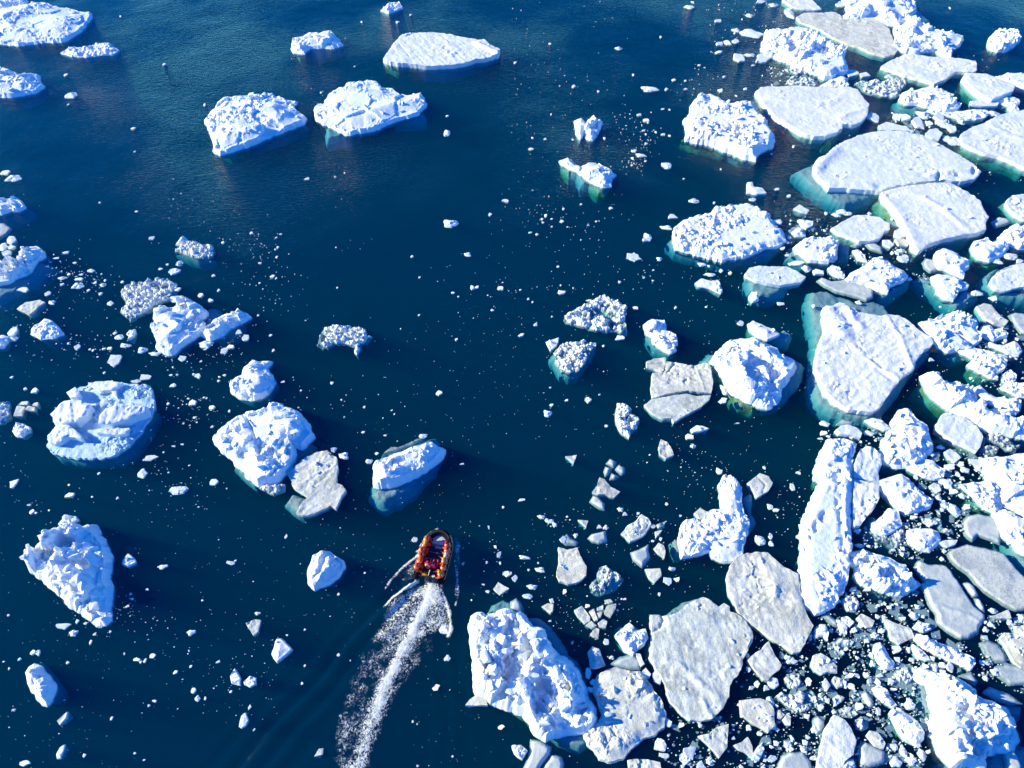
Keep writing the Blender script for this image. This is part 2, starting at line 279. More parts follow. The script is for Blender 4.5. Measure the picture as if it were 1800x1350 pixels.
F('grey','13',.06,"580 370 640 345 670 370 620 385","thin grey scrap between oval floe and spotted floe")
F('grey','13',.08,"680 360 740 345 800 380 805 425 720 400","thin grey-brown scrap under the oval floe's lower edge")
F('flat','13',.3,"803 335 850 335 885 365 860 385 815 365","small white plate beside the lower tip of the oval floe")
F('flat','13',.35,"890 270 940 245 985 300 930 320 890 305","upper white plate wedged against the streaked slab's wall")
F('flat','13',.3,"890 330 950 325 1000 350 980 375 920 370","lower beige plate wedged against the streaked slab's wall",tone='d')
F('rough','13',.8,"1190 420 1210 385 1270 380 1340 410 1360 430 1430 455 1420 500 1390 520 1390 570 1340 550 1270 515 1210 500 1195 460","two-layered white heap with a dark gap, right below the streaked slab tip","layered heap",b=7)
F('grey','13',.1,"1085 490 1110 460 1160 470 1220 520 1190 550 1140 560 1100 530","pale grey round slush patch left of the layered heap")
F('rough','13',.6,"1160 575 1200 562 1260 565 1330 580 1420 635 1400 655 1350 670 1310 740 1260 730 1200 690 1200 650 1170 610","white floe with pale arms of sunken ice, below the layered heap","pale-armed floe",b=6,s=[(.2,'b',"1030 590 1100 570 1180 590 1210 680 1290 745 1360 670 1440 690 1500 720 1400 790 1330 815 1260 770 1180 700 1120 660")])
F('rough','13',.8,"565 580 600 540 660 515 720 480 760 445 800 435 860 470 900 500 960 530 995 570 950 600 870 630 850 680 780 655 700 620 640 605 580 600","kite-shaped rough white floe, above the great triangular floe","kite floe",b=14,s=[(.35,'b',"700 640 800 740 870 740 1000 640 1030 585 960 600 850 670")])
F('rough','13',.4,"430 520 460 500 500 520 545 570 540 590 490 580 450 560","small white crumb heap left of the kite floe",b=2)
F('flat','13',.5,"-160 570 -130 530 -60 515 0 520 60 520 130 520 200 550 265 595 230 630 170 640 90 655 0 640 -80 620 -150 590","eye-shaped white floe on a grey-blue foot, left of the kite floe","eye-shaped floe",b=4,s=[(.3,'b',"-163 600 -140 690 -50 740 40 735 110 700 150 655 0 630 -140 580")])
F('grey','13',.12,"345 620 380 595 450 620 540 610 640 640 740 680 740 740 690 760 600 730 480 700 400 660","beige-grey melting sheet between kite floe and great triangular floe","melting sheet")
F('flat','13',.75,"385 850 390 810 450 800 500 775 540 785 560 810 600 810 640 845 740 860 790 870 850 860 920 870 1000 910 1060 970 1140 1020 1160 1060 1130 1090 1090 1110 1040 1180 1030 1240 960 1280 900 1350 830 1450 790 1510 740 1545 660 1535 570 1520 480 1480 400 1400 370 1330 330 1240 340 1150 360 1050 400 950 385 900","great triangular white floe with grooves, set in a wide grey-green underwater ledge","great triangular floe",b=10,r=[(.28,.9,"420 830 480 900 520 1000"),(.22,.5,"560 820 600 900 650 950"),(.12,.4,"600 1090 700 1160 760 1230 900 1310"),(-.15,.25,"690 1150 770 1200 800 1230"),(-.12,.25,"760 1240 830 1290 900 1330"),(.12,.3,"830 880 920 1000 1010 1230")],s=[(.28,'b',"270 760 290 690 400 665 480 700 640 760 750 740 820 770 890 850 1140 1040 1165 1070 1130 1150 1000 1300 780 1590 700 1620 560 1590 420 1540 320 1450 290 1350 300 1200 320 1050 300 960 285 860"),(.12,'o',"370 860 400 860 420 960 380 1060 360 1100 340 1060 380 960")])
F('rough','13',.8,"1090 890 1160 880 1230 850 1300 825 1380 840 1470 875 1490 900 1480 950 1520 990 1520 1010 1450 1050 1430 1075 1350 1080 1280 1090 1220 1060 1170 1000 1110 930","rough white floe with a blue cleft, right of the great triangular floe","cleft floe",b=12,r=[(-.4,.3,"1320 950 1380 1010 1440 1040")],s=[(.25,'o',"1090 920 1140 1030 1210 1080 1190 1010"),(.3,'b',"1170 1040 1230 1110 1330 1160 1440 1140 1430 1080 1250 1080")])
F('flat','13',.35,"1465 800 1510 780 1570 790 1600 830 1640 870 1690 900 1660 935 1580 920 1520 880 1490 840","flat beige-white floe standing over the cleft floe's upper right side",tone='d',b=1)
F('rough','13',.6,"1510 960 1530 920 1570 920 1600 950 1660 935 1690 970 1690 1000 1640 1000 1600 1020 1540 1000","bow-tie shaped white heap right of the cleft floe",b=4)
F('rough','13',.5,"1570 1040 1620 1060 1680 1060 1740 1030 1770 1060 1797 1100 1770 1125 1700 1115 1620 1080 1580 1065","boat-shaped white floe with green side below the bow-tie heap",b=3,s=[(.2,'o',"1555 1030 1590 1085 1680 1130 1770 1140 1700 1110 1600 1060")])
F('rough','13',.6,"1350 1095 1440 1075 1520 1090 1600 1110 1690 1140 1690 1190 1660 1230 1620 1250 1630 1290 1580 1280 1500 1240 1440 1210 1420 1190 1460 1150","broken white rubble floe below the cleft floe","broken rubble floe",b=9,s=[(.25,'o',"1425 1220 1480 1280 1540 1300 1600 1290 1500 1230")])
F('grey','13',.08,"1690 860 1740 840 1800 850 1870 860 1870 1010 1780 990 1740 940","dark grey half-melted patch on the right edge above the boat-shaped floe")
F('rough','13',.3,"1645 1290 1700 1240 1750 1280 1750 1310 1690 1340 1660 1320","small white heap above the long sunlit wall of ice",b=2)
# ---- middle band
F('rough','13',.5,"0 935 50 950 85 980 50 1000 0 1020 -60 1000 -110 960 -135 910 -100 890","white-blue chunk touching the top of the green-rimmed iceberg",'',b=4,s=[(.3,'b',"50 1000 110 950 180 990 160 1050 80 1060 0 1030"),(.2,'o',"-130 920 -120 980 -60 1010 -60 980")])
F('berg','12',1.5,"1425 1155 1470 1100 1520 1070 1535 1030 1600 1015 1700 1015 1797 1045 1880 1105 1980 1150 1995 1180 1950 1250 1910 1300 1880 1350 1870 1400 1800 1470 1720 1440 1640 1410 1570 1360 1540 1300 1500 1240 1480 1200","bulky white iceberg with a green rim and bright blue underwater skirt","green-rimmed iceberg",b=20,r=[(.5,.9,"1460 1160 1550 1240 1620 1340 1720 1400"),(.4,.7,"1560 1050 1700 1050 1800 1110")],p=[(.7,1730,1190,60,35),(.8,1840,1250,70,60),(.6,1830,1350,40,50)],s=[(.4,'b',"1310 1190 1370 1120 1480 1090 1990 1150 2065 1200 2050 1300 1970 1400 1880 1480 1760 1500 1640 1490 1540 1420 1430 1320 1390 1240"),(.12,'o',"1400 1240 1480 1230 1560 1370 1720 1450 1830 1470 1700 1520 1600 1500 1500 1400")])
F('berg','23',1.3,"1110 -75 1170 -65 1260 -20 1330 -30 1420 -10 1470 40 1480 100 1560 150 1660 190 1760 215 1870 260 1870 340 1700 315 1560 280 1420 200 1300 140 1200 60 1150 0","long ice wall lit bright white with blue back, running to the right edge","long sunlit wall",b=8,r=[(.5,.9,"1170 -40 1300 90 1430 160 1600 220 1800 280")],s=[(.35,'o',"1045 30 1070 -20 1120 -65 1180 20 1320 150 1300 190 1240 165 1140 110"),(.3,'b',"1280 150 1450 250 1600 310 1870 370 1870 330 1560 270 1400 190")])
F('rough','23',.6,"1470 20 1500 -10 1560 50 1620 80 1680 70 1760 80 1790 140 1760 190 1700 185 1640 140 1560 100","curved white floe lying behind the long sunlit wall",b=5,s=[(.2,'o',"1480 40 1560 115 1640 160 1760 200 1700 180 1560 90")])
F('rough','23',.5,"1650 10 1700 -30 1800 -20 1870 30 1870 80 1760 60","white heap on the right edge above the long sunlit wall",b=3)
F('berg','23',1.1,"830 440 840 390 870 340 900 270 930 200 960 165 1000 155 1030 190 1070 230 1120 270 1130 320 1160 380 1160 430 1110 470 1080 510 1000 545 900 545 840 520 840 480","drop-shaped craggy white ice pointing up, below the great triangular floe","drop-shaped crag",b=16,s=[(.3,'b',"795 460 830 430 850 500 900 540 1010 555 900 570 820 560")])
F('flat','23',.5,"1185 310 1190 270 1230 205 1280 200 1370 220 1440 260 1500 340 1510 370 1490 440 1465 470 1400 440 1310 400 1240 350","flat white six-sided floe right of the drop-shaped crag","six-sided floe",s=[(.2,'o',"1170 370 1220 350 1320 410 1465 475 1440 495 1300 430"),(.3,'b',"1500 340 1550 380 1530 440 1490 450")])
F('slush','23',.12,"1550 330 1600 310 1660 340 1720 390 1780 420 1740 470 1680 460 1640 420 1580 400 1540 390","speckled grey slush tongue right of the six-sided floe",tone='g')
F('slush','23',.1,"1500 450 1560 415 1620 440 1600 490 1540 500","speckled grey slush blob below the speckled slush tongue",tone='g')
F('flat','23',.45,"475 320 510 290 560 282 630 305 660 340 650 370 580 355 500 345","small oval white floe on top of the long cracked raft's upper end")
F('grey','23',.05,"480 280 520 240 610 260 590 285 530 287","faint grey sunken scrap above the small oval floe by the great triangle")
F('rough','23',.4,"690 240 740 225 800 240 860 285 865 300 820 310 750 280","white lump on the sunken tip of the great triangular floe",b=2)
# long raft
F('rough','23',.75,"345 600 360 540 390 470 420 400 450 360 520 360 600 375 630 405 610 480 600 570 598 640 600 700 590 800 590 900 595 1000 590 1160 580 1300 540 1450 510 1450 490 1530 400 1585 350 1592 290 1530 245 1470 240 1350 245 1200 250 1050 270 920 310 830 335 760 350 720 390 670 350 645","long upright white raft of ice with a blue groove down its side","long cracked raft",b=10,r=[(.3,.5,"540 580 520 700 530 900 550 1100 560 1250"),(-.35,.3,"500 660 500 800 520 950 540 1150"),(-.3,.12,"345 650 420 655 500 645"),(.2,.6,"450 400 430 520 400 620")],p=[(.3,340,1000,30,50),(.25,400,920,40,50)],s=[(.2,'o',"345 640 350 690 385 690 420 650"),(.2,'o',"240 1200 225 1250 240 1480 290 1550 350 1600 300 1520 250 1400")],amp=.45)
F('flat','23',.6,"605 580 620 520 650 460 690 430 740 445 790 490 800 560 775 620 780 690 700 670 605 645","upper white slab hugging the right side of the long cracked raft",b=2,amp=2)
F('flat','23',.6,"602 662 700 684 780 705 785 800 730 890 700 920 650 990 605 1000 600 900 600 800","lower white slab hugging the right side of the long cracked raft",b=3,amp=2)
F('rough','23',.8,"790 660 860 640 950 610 1000 640 1060 700 1120 760 1170 790 1150 830 1080 860 1010 875 940 850 880 790 820 720","white floe with a green underwater rim, right of the long raft's lower slab","green-keeled floe",b=7,amp=.6,s=[(.25,'o',"795 700 830 790 920 860 1010 885 1100 865 940 840 850 740")])
F('rough','23',.4,"990 580 1020 545 1080 550 1100 510 1160 525 1210 560 1250 600 1240 640 1180 655 1110 640 1040 610","cream-white lumpy floe between the drop-shaped crag and the green-keeled floe","cream lumpy floe",b=6)
F('flat','23',.25,"1240 470 1280 450 1330 480 1355 515 1310 545 1270 510","white shard pair below the six-sided floe")
F('flat','23',.25,"1135 710 1160 690 1200 700 1215 745 1190 755","small rounded white plate right of the green-keeled floe's top")
F('berg','23',.9,"1510 520 1580 505 1680 505 1797 475 1880 490 1880 930 1797 880 1700 830 1650 780 1640 720 1620 670 1560 640 1530 580","large white tilted floe on the right edge, under the speckled slush","tilted right-edge floe",b=5,amp=.6)
F('rough','23',.6,"1370 690 1430 680 1500 670 1570 665 1620 720 1640 790 1665 845 1610 880 1540 850 1480 790 1420 730","white rubble wedge with olive side pressed against the tilted right-edge floe",'',b=6,s=[(.2,'o',"1335 690 1400 770 1480 850 1560 890 1610 885 1500 800 1400 710")])
F('berg','23',1.0,"1625 900 1650 870 1720 890 1797 930 1880 960 1880 1190 1797 1150 1740 1080 1680 1050 1650 1000","white iceberg shoulder with turquoise foot on the right edge","turquoise-footed iceberg",b=3,s=[(.3,'b',"1640 970 1650 1080 1700 1180 1797 1290 1880 1350 1880 1160 1760 1090 1670 1030"),(.12,'o',"1625 920 1640 1000 1670 1080 1690 1060 1650 960")])
F('grey','23',.14,"1370 960 1400 920 1480 905 1560 920 1610 940 1640 1010 1640 1080 1640 1125 1560 1090 1480 1060 1440 1100 1390 1060 1370 1010","round grey pancake of thin ice left of the turquoise-footed iceberg","grey pancake")
F('rough','23',.5,"740 960 790 940 830 900 860 860 920 870 940 930 950 970 900 1010 830 1045 770 1030 740 1000","white crumbly floe on dirty slush, below the green-keeled floe","crumbly floe",b=7,s=[(.1,'b',"700 900 760 900 850 1020 960 960 985 1000 970 1080 900 1140 840 1120 760 1090 690 1040")])
F('slush','23',.1,"740 1040 840 1055 950 1000 975 1070 910 1140 840 1110 770 1090","dirty grey slush hanging under the crumbly floe",tone='g')
F('berg','23',.7,"1000 1020 1060 1010 1140 1010 1200 1030 1210 1080 1180 1110 1140 1150 1080 1140 1010 1100","small blue-white block with a lit face, right of the crumbly floe",'small lit block',b=4)
F('flat','23',.4,"1200 1110 1250 1090 1330 1090 1320 1120 1260 1140","thin white plate joined to the small lit block's lower right")
F('slush','23',.12,"1185 960 1220 950 1230 1000 1310 1020 1300 1040 1240 1035 1200 1000","crescent of slush between the small lit block and the grey pancake",tone='l')
F('grey','23',.12,"1250 1180 1300 1140 1400 1120 1500 1140 1600 1160 1670 1180 1720 1250 1790 1330 1880 1400 1880 1570 1740 1590 1660 1550 1560 1480 1480 1420 1400 1330 1300 1250","wide dirty sheet of refrozen slush on the right edge below the grey pancake","dirty slush sheet",mat="slushg")
F('rough','23',.9,"590 1210 620 1165 660 1150 720 1150 800 1180 880 1200 960 1250 1010 1290 1060 1350 1095 1375 1040 1410 960 1450 880 1440 780 1400 690 1370 640 1320 640 1260 600 1230","angular white ridge of blocks with blue facets, right of the long raft's foot","angular block ridge",b=14,s=[(.25,'o',"610 1330 650 1330 760 1400 740 1440 660 1400"),(.2,'b',"730 1430 800 1480 870 1480 900 1440 800 1410"),(.25,'b',"980 1440 1040 1410 1080 1400 1050 1460 1000 1470")])
F('grey','33',.2,"1070 60 1100 40 1030 -60 1060 -110 1130 -85 1250 -75 1290 -40 1340 40 1400 130 1450 210 1530 270 1535 310 1500 350 1480 400 1420 440 1360 445 1270 400 1190 330 1180 270 1130 200 1100 110","smooth grey leaf-shaped floe with a pale ridge line, right of the angular block ridge","smooth grey leaf",r=[(.1,.2,"1190 210 1290 250 1400 280 1500 350")])
F('grey','33',.18,"1365 50 1410 40 1450 70 1485 140 1440 150 1400 100","upper narrow splinter broken off the smooth grey leaf's right side")
F('grey','33',.18,"1450 155 1490 155 1525 210 1528 255 1490 240 1458 205","lower narrow splinter broken off the smooth grey leaf's right side")
F('flat','33',.45,"-290 10 -260 -80 -220 -130 -150 -160 0 -165 40 -120 100 -65 215 -12 228 110 238 180 285 290 322 350 270 450 230 530 180 540 120 500 0 420 -100 350 -200 270 -230 200 -270 120","large mottled grey-white floe lying left of the long raft's lower end","mottled floe",tone='d',r=[(.1,.5,"40 80 160 100 220 240"),(.12,.4,"-60 -100 60 0 40 150")])
F('flat','32',.45,"975 275 1040 275 1100 280 1160 260 1230 200 1340 150 1400 180 1450 215 1490 195 1530 215 1530 250 1580 265 1640 320 1690 390 1690 440 1650 540 1620 590 1610 650 1560 720 1525 780 1525 850 1480 930 1400 1000 1330 1020 1250 1015 1180 960 1120 900 1090 840 1080 760 1040 690 990 620 965 570 975 480","huge dull grey floe with a faint curved ridge, below the mottled floe","huge dull grey floe",tone='d',b=5,r=[(.12,.3,"1090 600 1200 640 1260 700 1350 790 1450 850"),(.12,.2,"1340 880 1370 950 1400 990"),(-.12,.1,"975 400 1040 370 1065 310 1050 280"),(.1,.5,"1130 300 1250 330 1400 290")],s=[(.12,'b',"975 250 1080 260 1200 170 1340 140 1400 165 1300 200 1160 280 1000 290"),(.12,'b',"945 480 975 400 985 540 960 560")])
F('rough','32',.5,"580 740 610 690 680 650 740 640 830 660 900 670 940 700 980 780 1040 850 1080 950 1070 1050 1000 1110 900 1150 830 1220 780 1280 700 1295 620 1280 580 1220 540 1180 520 1120 560 1060 620 1030 640 960 620 900 590 830","round granular floe with a blue shaded bite, touching the craggy iceberg","round granular floe",tone='d',b=12,amp=.5,p=[(.3,640,860,40,70)])
F('grey','32',.06,"690 620 760 570 850 550 920 600 900 660 830 655 740 640","dark grey thin sheet on the top of the round granular floe")
F('flat','32',.2,"870 545 900 545 930 620 905 635","narrow upright white splinter above the round granular floe")
F('flat','32',.2,"900 690 940 645 975 690 960 720 920 705","small white plate on the upper right rim of the round granular floe")
F('flat','32',.15,"985 690 1010 665 1050 720 1040 760 1000 740","small scrap between the round granular floe and the huge grey floe")
F('berg','32',1.5,"-262 280 -240 270 -200 285 -110 270 -40 240 0 255 50 260 90 330 140 370 200 385 205 440 270 500 310 560 380 590 450 660 460 720 490 790 510 860 560 920 575 980 555 1030 480 1060 380 1060 290 1080 240 1105 180 1060 100 930 0 890 -90 870 -180 810 -240 780 -235 640 -240 540 -270 440 -280 360","craggy white and blue iceberg with green keel, closest large ice to the boat","craggy iceberg",b=40,r=[(.9,1.0,"-250 320 -230 500 -210 700 -120 800 30 830 120 850 170 980 230 1080"),(.9,.8,"20 500 130 420 180 430"),(.9,.7,"250 560 320 680 350 800 470 960 560 1000"),(.4,.6,"-40 270 60 600 120 700")],p=[(.9,0,420,60,160),(.8,200,850,90,170),(.4,-150,630,50,60),(.6,480,930,60,50)],s=[(.45,'b',"40 300 80 280 180 270 260 330 350 430 400 540 480 600 530 740 600 900 580 1000 520 900 450 700 300 560 180 400"),(.3,'b',"230 1090 330 1180 470 1230 540 1190 530 1100 570 1030 480 1050 300 1070"),(.35,'b',"-200 280 -147 190 -60 150 0 170 80 200 90 290 0 260 -100 280"),(.15,'o',"-240 780 -180 830 0 910 90 950 150 1050 220 1120 170 1100 90 1000 0 940 -160 860")])
F('grey','32',.25,"130 1145 200 1160 280 1200 270 1250 200 1345 180 1400 60 1400 80 1350 120 1260","grey square-topped plate at the bottom edge, below the craggy iceberg's tip",'grey square plate')
F('grey','32',.2,"278 1252 350 1270 365 1320 360 1400 210 1400 215 1345","grey companion plate split off the grey square plate at the bottom edge")
F('rough','32',.4,"5 1190 60 1190 105 1225 70 1280 20 1240","small blue-white lump left of the grey square plate",b=2)
F('flat','31',.3,"1470 910 1500 870 1560 825 1610 850 1625 910","clean grey triangle of ice touching the craggy iceberg's lower left corner","clean grey triangle",tone='d')
F('flat','32',.3,"815 1295 870 1285 960 1290 1040 1310 1055 1400 830 1400","grey floe cut by the bottom edge under the round granular floe",tone='d')
F('flat','32',.3,"1310 1125 1390 1110 1440 1060 1520 1040 1510 1200 1455 1275 1420 1230 1370 1180","pale grey shark-fin plate below the huge dull grey floe","shark-fin plate",tone='d')
F('flat','32',.35,"1605 875 1740 858 1797 880 1840 930 1845 1050 1800 1100 1740 1060 1660 1010 1610 970","smooth rounded grey plate with crumbs on its right side, right of the shark-fin plate","crumb-edged plate",tone='d',b=7)
F('flat','32',.25,"1560 1190 1620 1165 1655 1135 1690 1200 1690 1285 1640 1240 1590 1220","small pointed grey plate below the crumb-edged plate",tone='d')
F('rough','32',.4,"1690 1250 1760 1180 1775 1210 1740 1290 1700 1285","white lump beside the small pointed grey plate",b=2)
F('flat','33',.35,"-140 590 -110 560 -40 510 5 460 40 540 95 625 80 660 25 700 0 740 -30 730 -90 660","plain grey diamond-shaped floe between mottled floe and crumb-edged plate","grey diamond floe",tone='d')
F('rough','32',.6,"735 410 770 380 830 325 860 350 850 370 900 380 940 365 955 420 930 460 890 490 850 540 800 510 770 460","bright white crumbled heap left of the huge dull grey floe","bright crumbled heap",b=14,s=[(.12,'b',"735 350 770 335 880 345 940 380 930 460 890 490 850 545 800 520 740 430")])
F('rough','32',.35,"540 530 570 495 610 510 640 590 655 620 600 640 555 640 550 580","grey-topped lump with white base, left of the bright crumbled heap",tone='d',b=3)
for _p,_l in (("440 240 490 210 550 290 545 320 510 335 460 280","largest long shard in the shattered plate group"),
  ("540 250 575 232 600 310 580 315","slim upright shard in the middle of the shattered plate group"),
  ("515 350 555 315 595 350 560 365","triangular shard at the lower left of the shattered plate group"),
  ("605 330 640 305 668 320 655 365 612 360","square shard at the lower right of the shattered plate group"),
  ("550 410 590 365 612 375 605 440 570 430","lowest shard of the shattered plate group"),
  ("645 250 670 210 730 195 725 230 690 290 650 270","broad shard on the right of the shattered plate group"),
  ("595 260 635 250 620 290 600 295","tiny shard at the centre of the shattered plate group"),
  ("600 225 640 205 640 240 600 245","small shard at the top of the shattered plate group"),
  ("650 170 690 163 708 182 680 192","topmost sliver floating off the shattered plate group")):
    F('flat','32',.18,_p,_l,'shattered plate group' if 'largest' in _l else '',tone='d',g='shards of the shattered plate')
F('flat','32',.2,"210 215 250 195 290 200 285 250 270 262 240 240","small grey plate left of the shattered plate group",tone='d')
F('flat','32',.2,"262 165 285 158 295 188 275 192","little white triangle atop the small grey plate left of the shattered group",tone='d')
F('grey','32',.12,"-10 180 30 155 60 180 80 230 50 245 -10 240","soft grey slush pat on the top of the craggy iceberg")
F('flat','22',.3,"975 20 985 -80 1070 -90 1085 -160 1145 -158 1240 -135 1370 -150 1390 -120 1415 -20 1400 58 1320 55 1240 42 1120 58 1010 88 985 90","upper half of the split beige-white floe left of the green-rimmed iceberg","split beige floe",tone='d',r=[(-.1,.1,"1140 -150 1090 -80"),(.06,.1,"1300 -100 1340 0 1350 40")])
F('flat','22',.25,"945 -160 1000 -185 1080 -190 1078 -155 1065 -100 1050 -85 1000 -110 945 -120","cracked corner piece broken from the split beige floe's upper left",tone='d',r=[(-.1,.1,"950 -140 1060 -150")])
F('flat','22',.3,"930 140 980 104 1100 82 1220 64 1300 80 1395 75 1380 110 1320 160 1240 200 1180 235 1135 265 1120 240 1060 240 990 205 950 170","lower half of the split beige-white floe, dark crack above it",tone='d',b=1)
F('slush','22',.3,"740 130 780 115 830 160 850 200 890 220 900 250 880 300 840 320 820 375 780 350 745 310 730 260 730 200","granular white pile of crumbs left below the split beige floe","granular crumb pile",tone='w')
F('flat','22',.2,"1030 440 1045 385 1090 405 1115 440 1135 495 1080 518 1035 490","clean beige chip alone below the split beige floe","clean beige chip",tone='d')
F('flat','22',.2,"375 503 455 493 432 550","clean white triangle alone in dark water, above right of the boat","lone white triangle",tone='d')
for _p,_l in (("662 550 690 518 738 540 715 580","top quarter of the grey pan cracked in four"),
  ("645 610 655 570 705 585 685 620 655 645","left quarter of the grey pan cracked in four"),
  ("685 665 700 615 755 645 720 665","bottom quarter of the grey pan cracked in four"),
  ("725 590 750 558 795 580 795 620 770 632 735 605","right quarter of the grey pan cracked in four")):
    F('grey','22',.14,_p,_l,'pan cracked in four' if _l.startswith('left') else '',g='quarters of the cracked grey pan')
F('flat','22',.25,"565 755 600 700 615 650 650 665 690 715 760 750 715 790 650 770 600 770","three-pointed white plate under the pan cracked in four","three-pointed plate",tone='d')
F('grey','22',.2,"545 820 570 775 610 785 650 830 655 880 615 870","rounded grey plate tucked under the three-pointed plate")
F('rough','22',.3,"770 1040 820 985 880 950 915 908 960 935 978 975 940 1040 900 1070 830 1095 800 1065","knobbly pale floe between the three-pointed plate and the boot-shaped floe","knobbly pale floe",tone='d',b=5,amp=.5)
F('grey','22',.2,"530 1075 560 1045 660 1022 672 1100 610 1115 560 1100","grey shield-shaped plate left of the knobbly pale floe","grey shield plate")
F('flat','22',.2,"462 950 535 955 520 998","small white wedge above left of the grey shield plate",tone='d')
F('grey','22',.2,"835 1175 900 1150 960 1115 970 1220 915 1283 850 1230","grey five-sided plate below the knobbly pale floe","five-sided grey plate")
F('flat','22',.2,"995 1150 1030 1110 1065 1130 1078 1170 1070 1217 1020 1180","almond-shaped pale plate right of the five-sided grey plate",tone='d')
F('flat','22',.2,"1015 985 1085 955 1060 985 1028 1005","thin bird-shaped chip beside the knobbly pale floe",tone='d')
F('flat','22',.2,"1005 1030 1055 1020 1010 1075","little white triangle below the bird-shaped chip",tone='d')
F('flat','22',.35,"325 1142 390 1160 460 1142 480 1205 525 1280 520 1340 470 1382 400 1402 335 1375 312 1340 330 1240","pale bell-shaped floe to the right of the boat","bell-shaped floe",tone='d',b=2)
F('grey','22',.06,"345 1100 385 1045 420 1080 468 1105 450 1125 380 1125","faint grey wedge of slush on top of the bell-shaped floe")
F('slush','32',.2,"545 70 590 10 620 -60 660 -75 720 -40 790 20 760 60 690 110 620 125 560 100","grey heart-shaped slush floe right of the bell-shaped floe","grey heart floe",tone='l')
F('flat','22',.2,"935 1295 1040 1290 1050 1340 1000 1392 960 1355","small pale half-disc below the five-sided grey plate",tone='d')
F('rough','22',.6,"1200 970 1240 940 1290 930 1340 950 1370 880 1420 870 1480 860 1475 780 1460 690 1500 620 1560 640 1620 700 1610 780 1640 880 1665 930 1660 1020 1640 1080 1620 1180 1560 1225 1480 1225 1420 1200 1400 1140 1330 1170 1260 1190 1200 1200 1180 1100 1190 1040","boot-shaped rubbly floe, its narrow neck reaching upward","boot-shaped floe",b=16,amp=.55,s=[(.15,'b',"1600 790 1680 740 1705 800 1690 900 1725 950 1690 1010 1650 1040 1640 880"),(.15,'b',"1110 1100 1190 1050 1200 1200 1150 1180")])
F('flat','22',.3,"1280 900 1320 865 1365 890 1365 930 1320 945","round white biscuit on the heel of the boot-shaped floe",tone='d')
F('flat','22',.3,"1655 690 1740 622 1800 648 1830 690 1800 745 1720 790 1695 740","pale grey square plate with a step line, right of the boot-shaped floe's neck","step-lined plate",tone='d',r=[(-.08,.1,"1720 640 1780 700 1760 760")])
F('rough','22',.25,"1260 310 1300 280 1340 285 1382 302 1330 320 1270 330","slim white scrap below the split beige floe's lower half",b=1)
# ---- centre and left
F('rough','12',.75,"1130 290 1150 220 1200 185 1300 140 1400 125 1440 85 1540 75 1640 62 1720 85 1797 140 1850 210 1900 250 1930 300 1900 340 1850 365 1790 370 1720 400 1650 430 1560 440 1480 460 1420 440 1340 420 1250 390 1160 370 1140 330","broad domed floe covered all over in fine white rubble, below the blocky heap","domed rubble floe",b=18,amp=.7,s=[(.25,'b',"1090 340 1130 300 1160 380 1280 400 1480 460 1640 440 1797 370 1900 370 1797 450 1640 470 1480 478 1280 432 1150 395")])
F('slush','12',.35,"362 890 370 860 480 808 560 755 630 720 700 738 760 770 803 810 795 880 812 975 760 980 720 965 640 970 560 950 480 935 400 910","rocking-horse shaped floe with a dark grey melt arch, centre right","melt-arch floe",tone='w',p=[(.5,600,835,60,30),(.5,690,860,50,30),(.5,700,920,22,45),(.4,560,870,15,30)])
F('slush','12',.3,"290 1120 340 1070 400 1045 460 1035 520 1040 590 1040 590 1075 550 1110 530 1160 500 1210 460 1250 400 1260 350 1250 300 1190 310 1150","comb-like crumbling floe below the melt-arch floe","crumbling floe",tone='w',s=[(.2,'b',"260 1140 340 1060 590 1030 600 1060 540 1160 460 1265 400 1275 340 1255")])
F('rough','12',.3,"240 1040 290 1025 330 1010 310 1070 270 1100","small white nub just above left of the crumbling floe",b=2)
F('berg','12',.7,"940 920 990 882 1070 890 1075 940 1060 960 1110 970 1150 1000 1155 1050 1120 1055 1150 1090 1110 1110 1060 1080 1000 1040 1000 1000 950 970","two-lobed white chunk like a figure eight with a pale blue shadowed foot","figure-eight chunk",b=4,s=[(.3,'b',"938 975 950 1020 1010 1090 1100 1135 1140 1110 1060 1070 990 1000")])
F('rough','12',.25,"1290 630 1330 600 1400 615 1450 605 1480 690 1465 705 1390 665 1310 650","small wedge of crumbs below the domed rubble floe",b=2)
F('berg','12',.4,"1670 740 1690 695 1720 700 1728 750 1690 762","small white stub on the sunken foot of the eye-shaped floe")
F('berg','10',.8,"-60 40 0 40 90 22 130 50 160 90 120 110 60 110 0 130 -60 140","small white ice on the left edge with a blue underside, second from the top","upper left-edge berg",b=5,s=[(.4,'b',"160 85 210 100 130 150 0 185 -60 190 -60 130 60 105")])
F('grey','10',.05,"-60 215 30 215 80 250 50 290 -40 340","hazy grey sunken ice on the left edge above the rough blue berg")
F('rough','10',.3,"40 325 60 300 95 300 105 330 75 355 45 345","round white lump above the rough blue berg on the left edge")
F('rough','10',.9,"-60 490 0 475 50 445 115 450 120 395 160 365 240 355 285 385 285 420 245 440 210 480 190 520 150 545 100 560 40 600 -60 620","rough blue-white berg cut by the left edge, largest ice on that side","rough blue berg",b=14,s=[(.25,'b',"230 450 330 420 300 470 380 500 330 550 250 620 120 690 0 760 -60 780 -60 600 100 550")])
F('flat','10',.2,"115 815 180 775 280 755 315 770 270 800 240 840 205 860 160 835","thin pointed grey-white plate below the rough blue berg","pointed thin plate",tone='d')
F('berg','10',.6,"218 975 222 940 275 910 305 878 350 895 390 940 430 985 360 1005 280 1010 240 985","smooth white tent-shaped chunk below the pointed thin plate","tent-shaped chunk",s=[(.25,'b',"260 1000 300 1025 380 1015 450 985 420 965")])
F('flat','10',.3,"45 985 75 955 115 940 120 970 95 1005 60 1005","small tilted white plate left of the tent-shaped chunk")
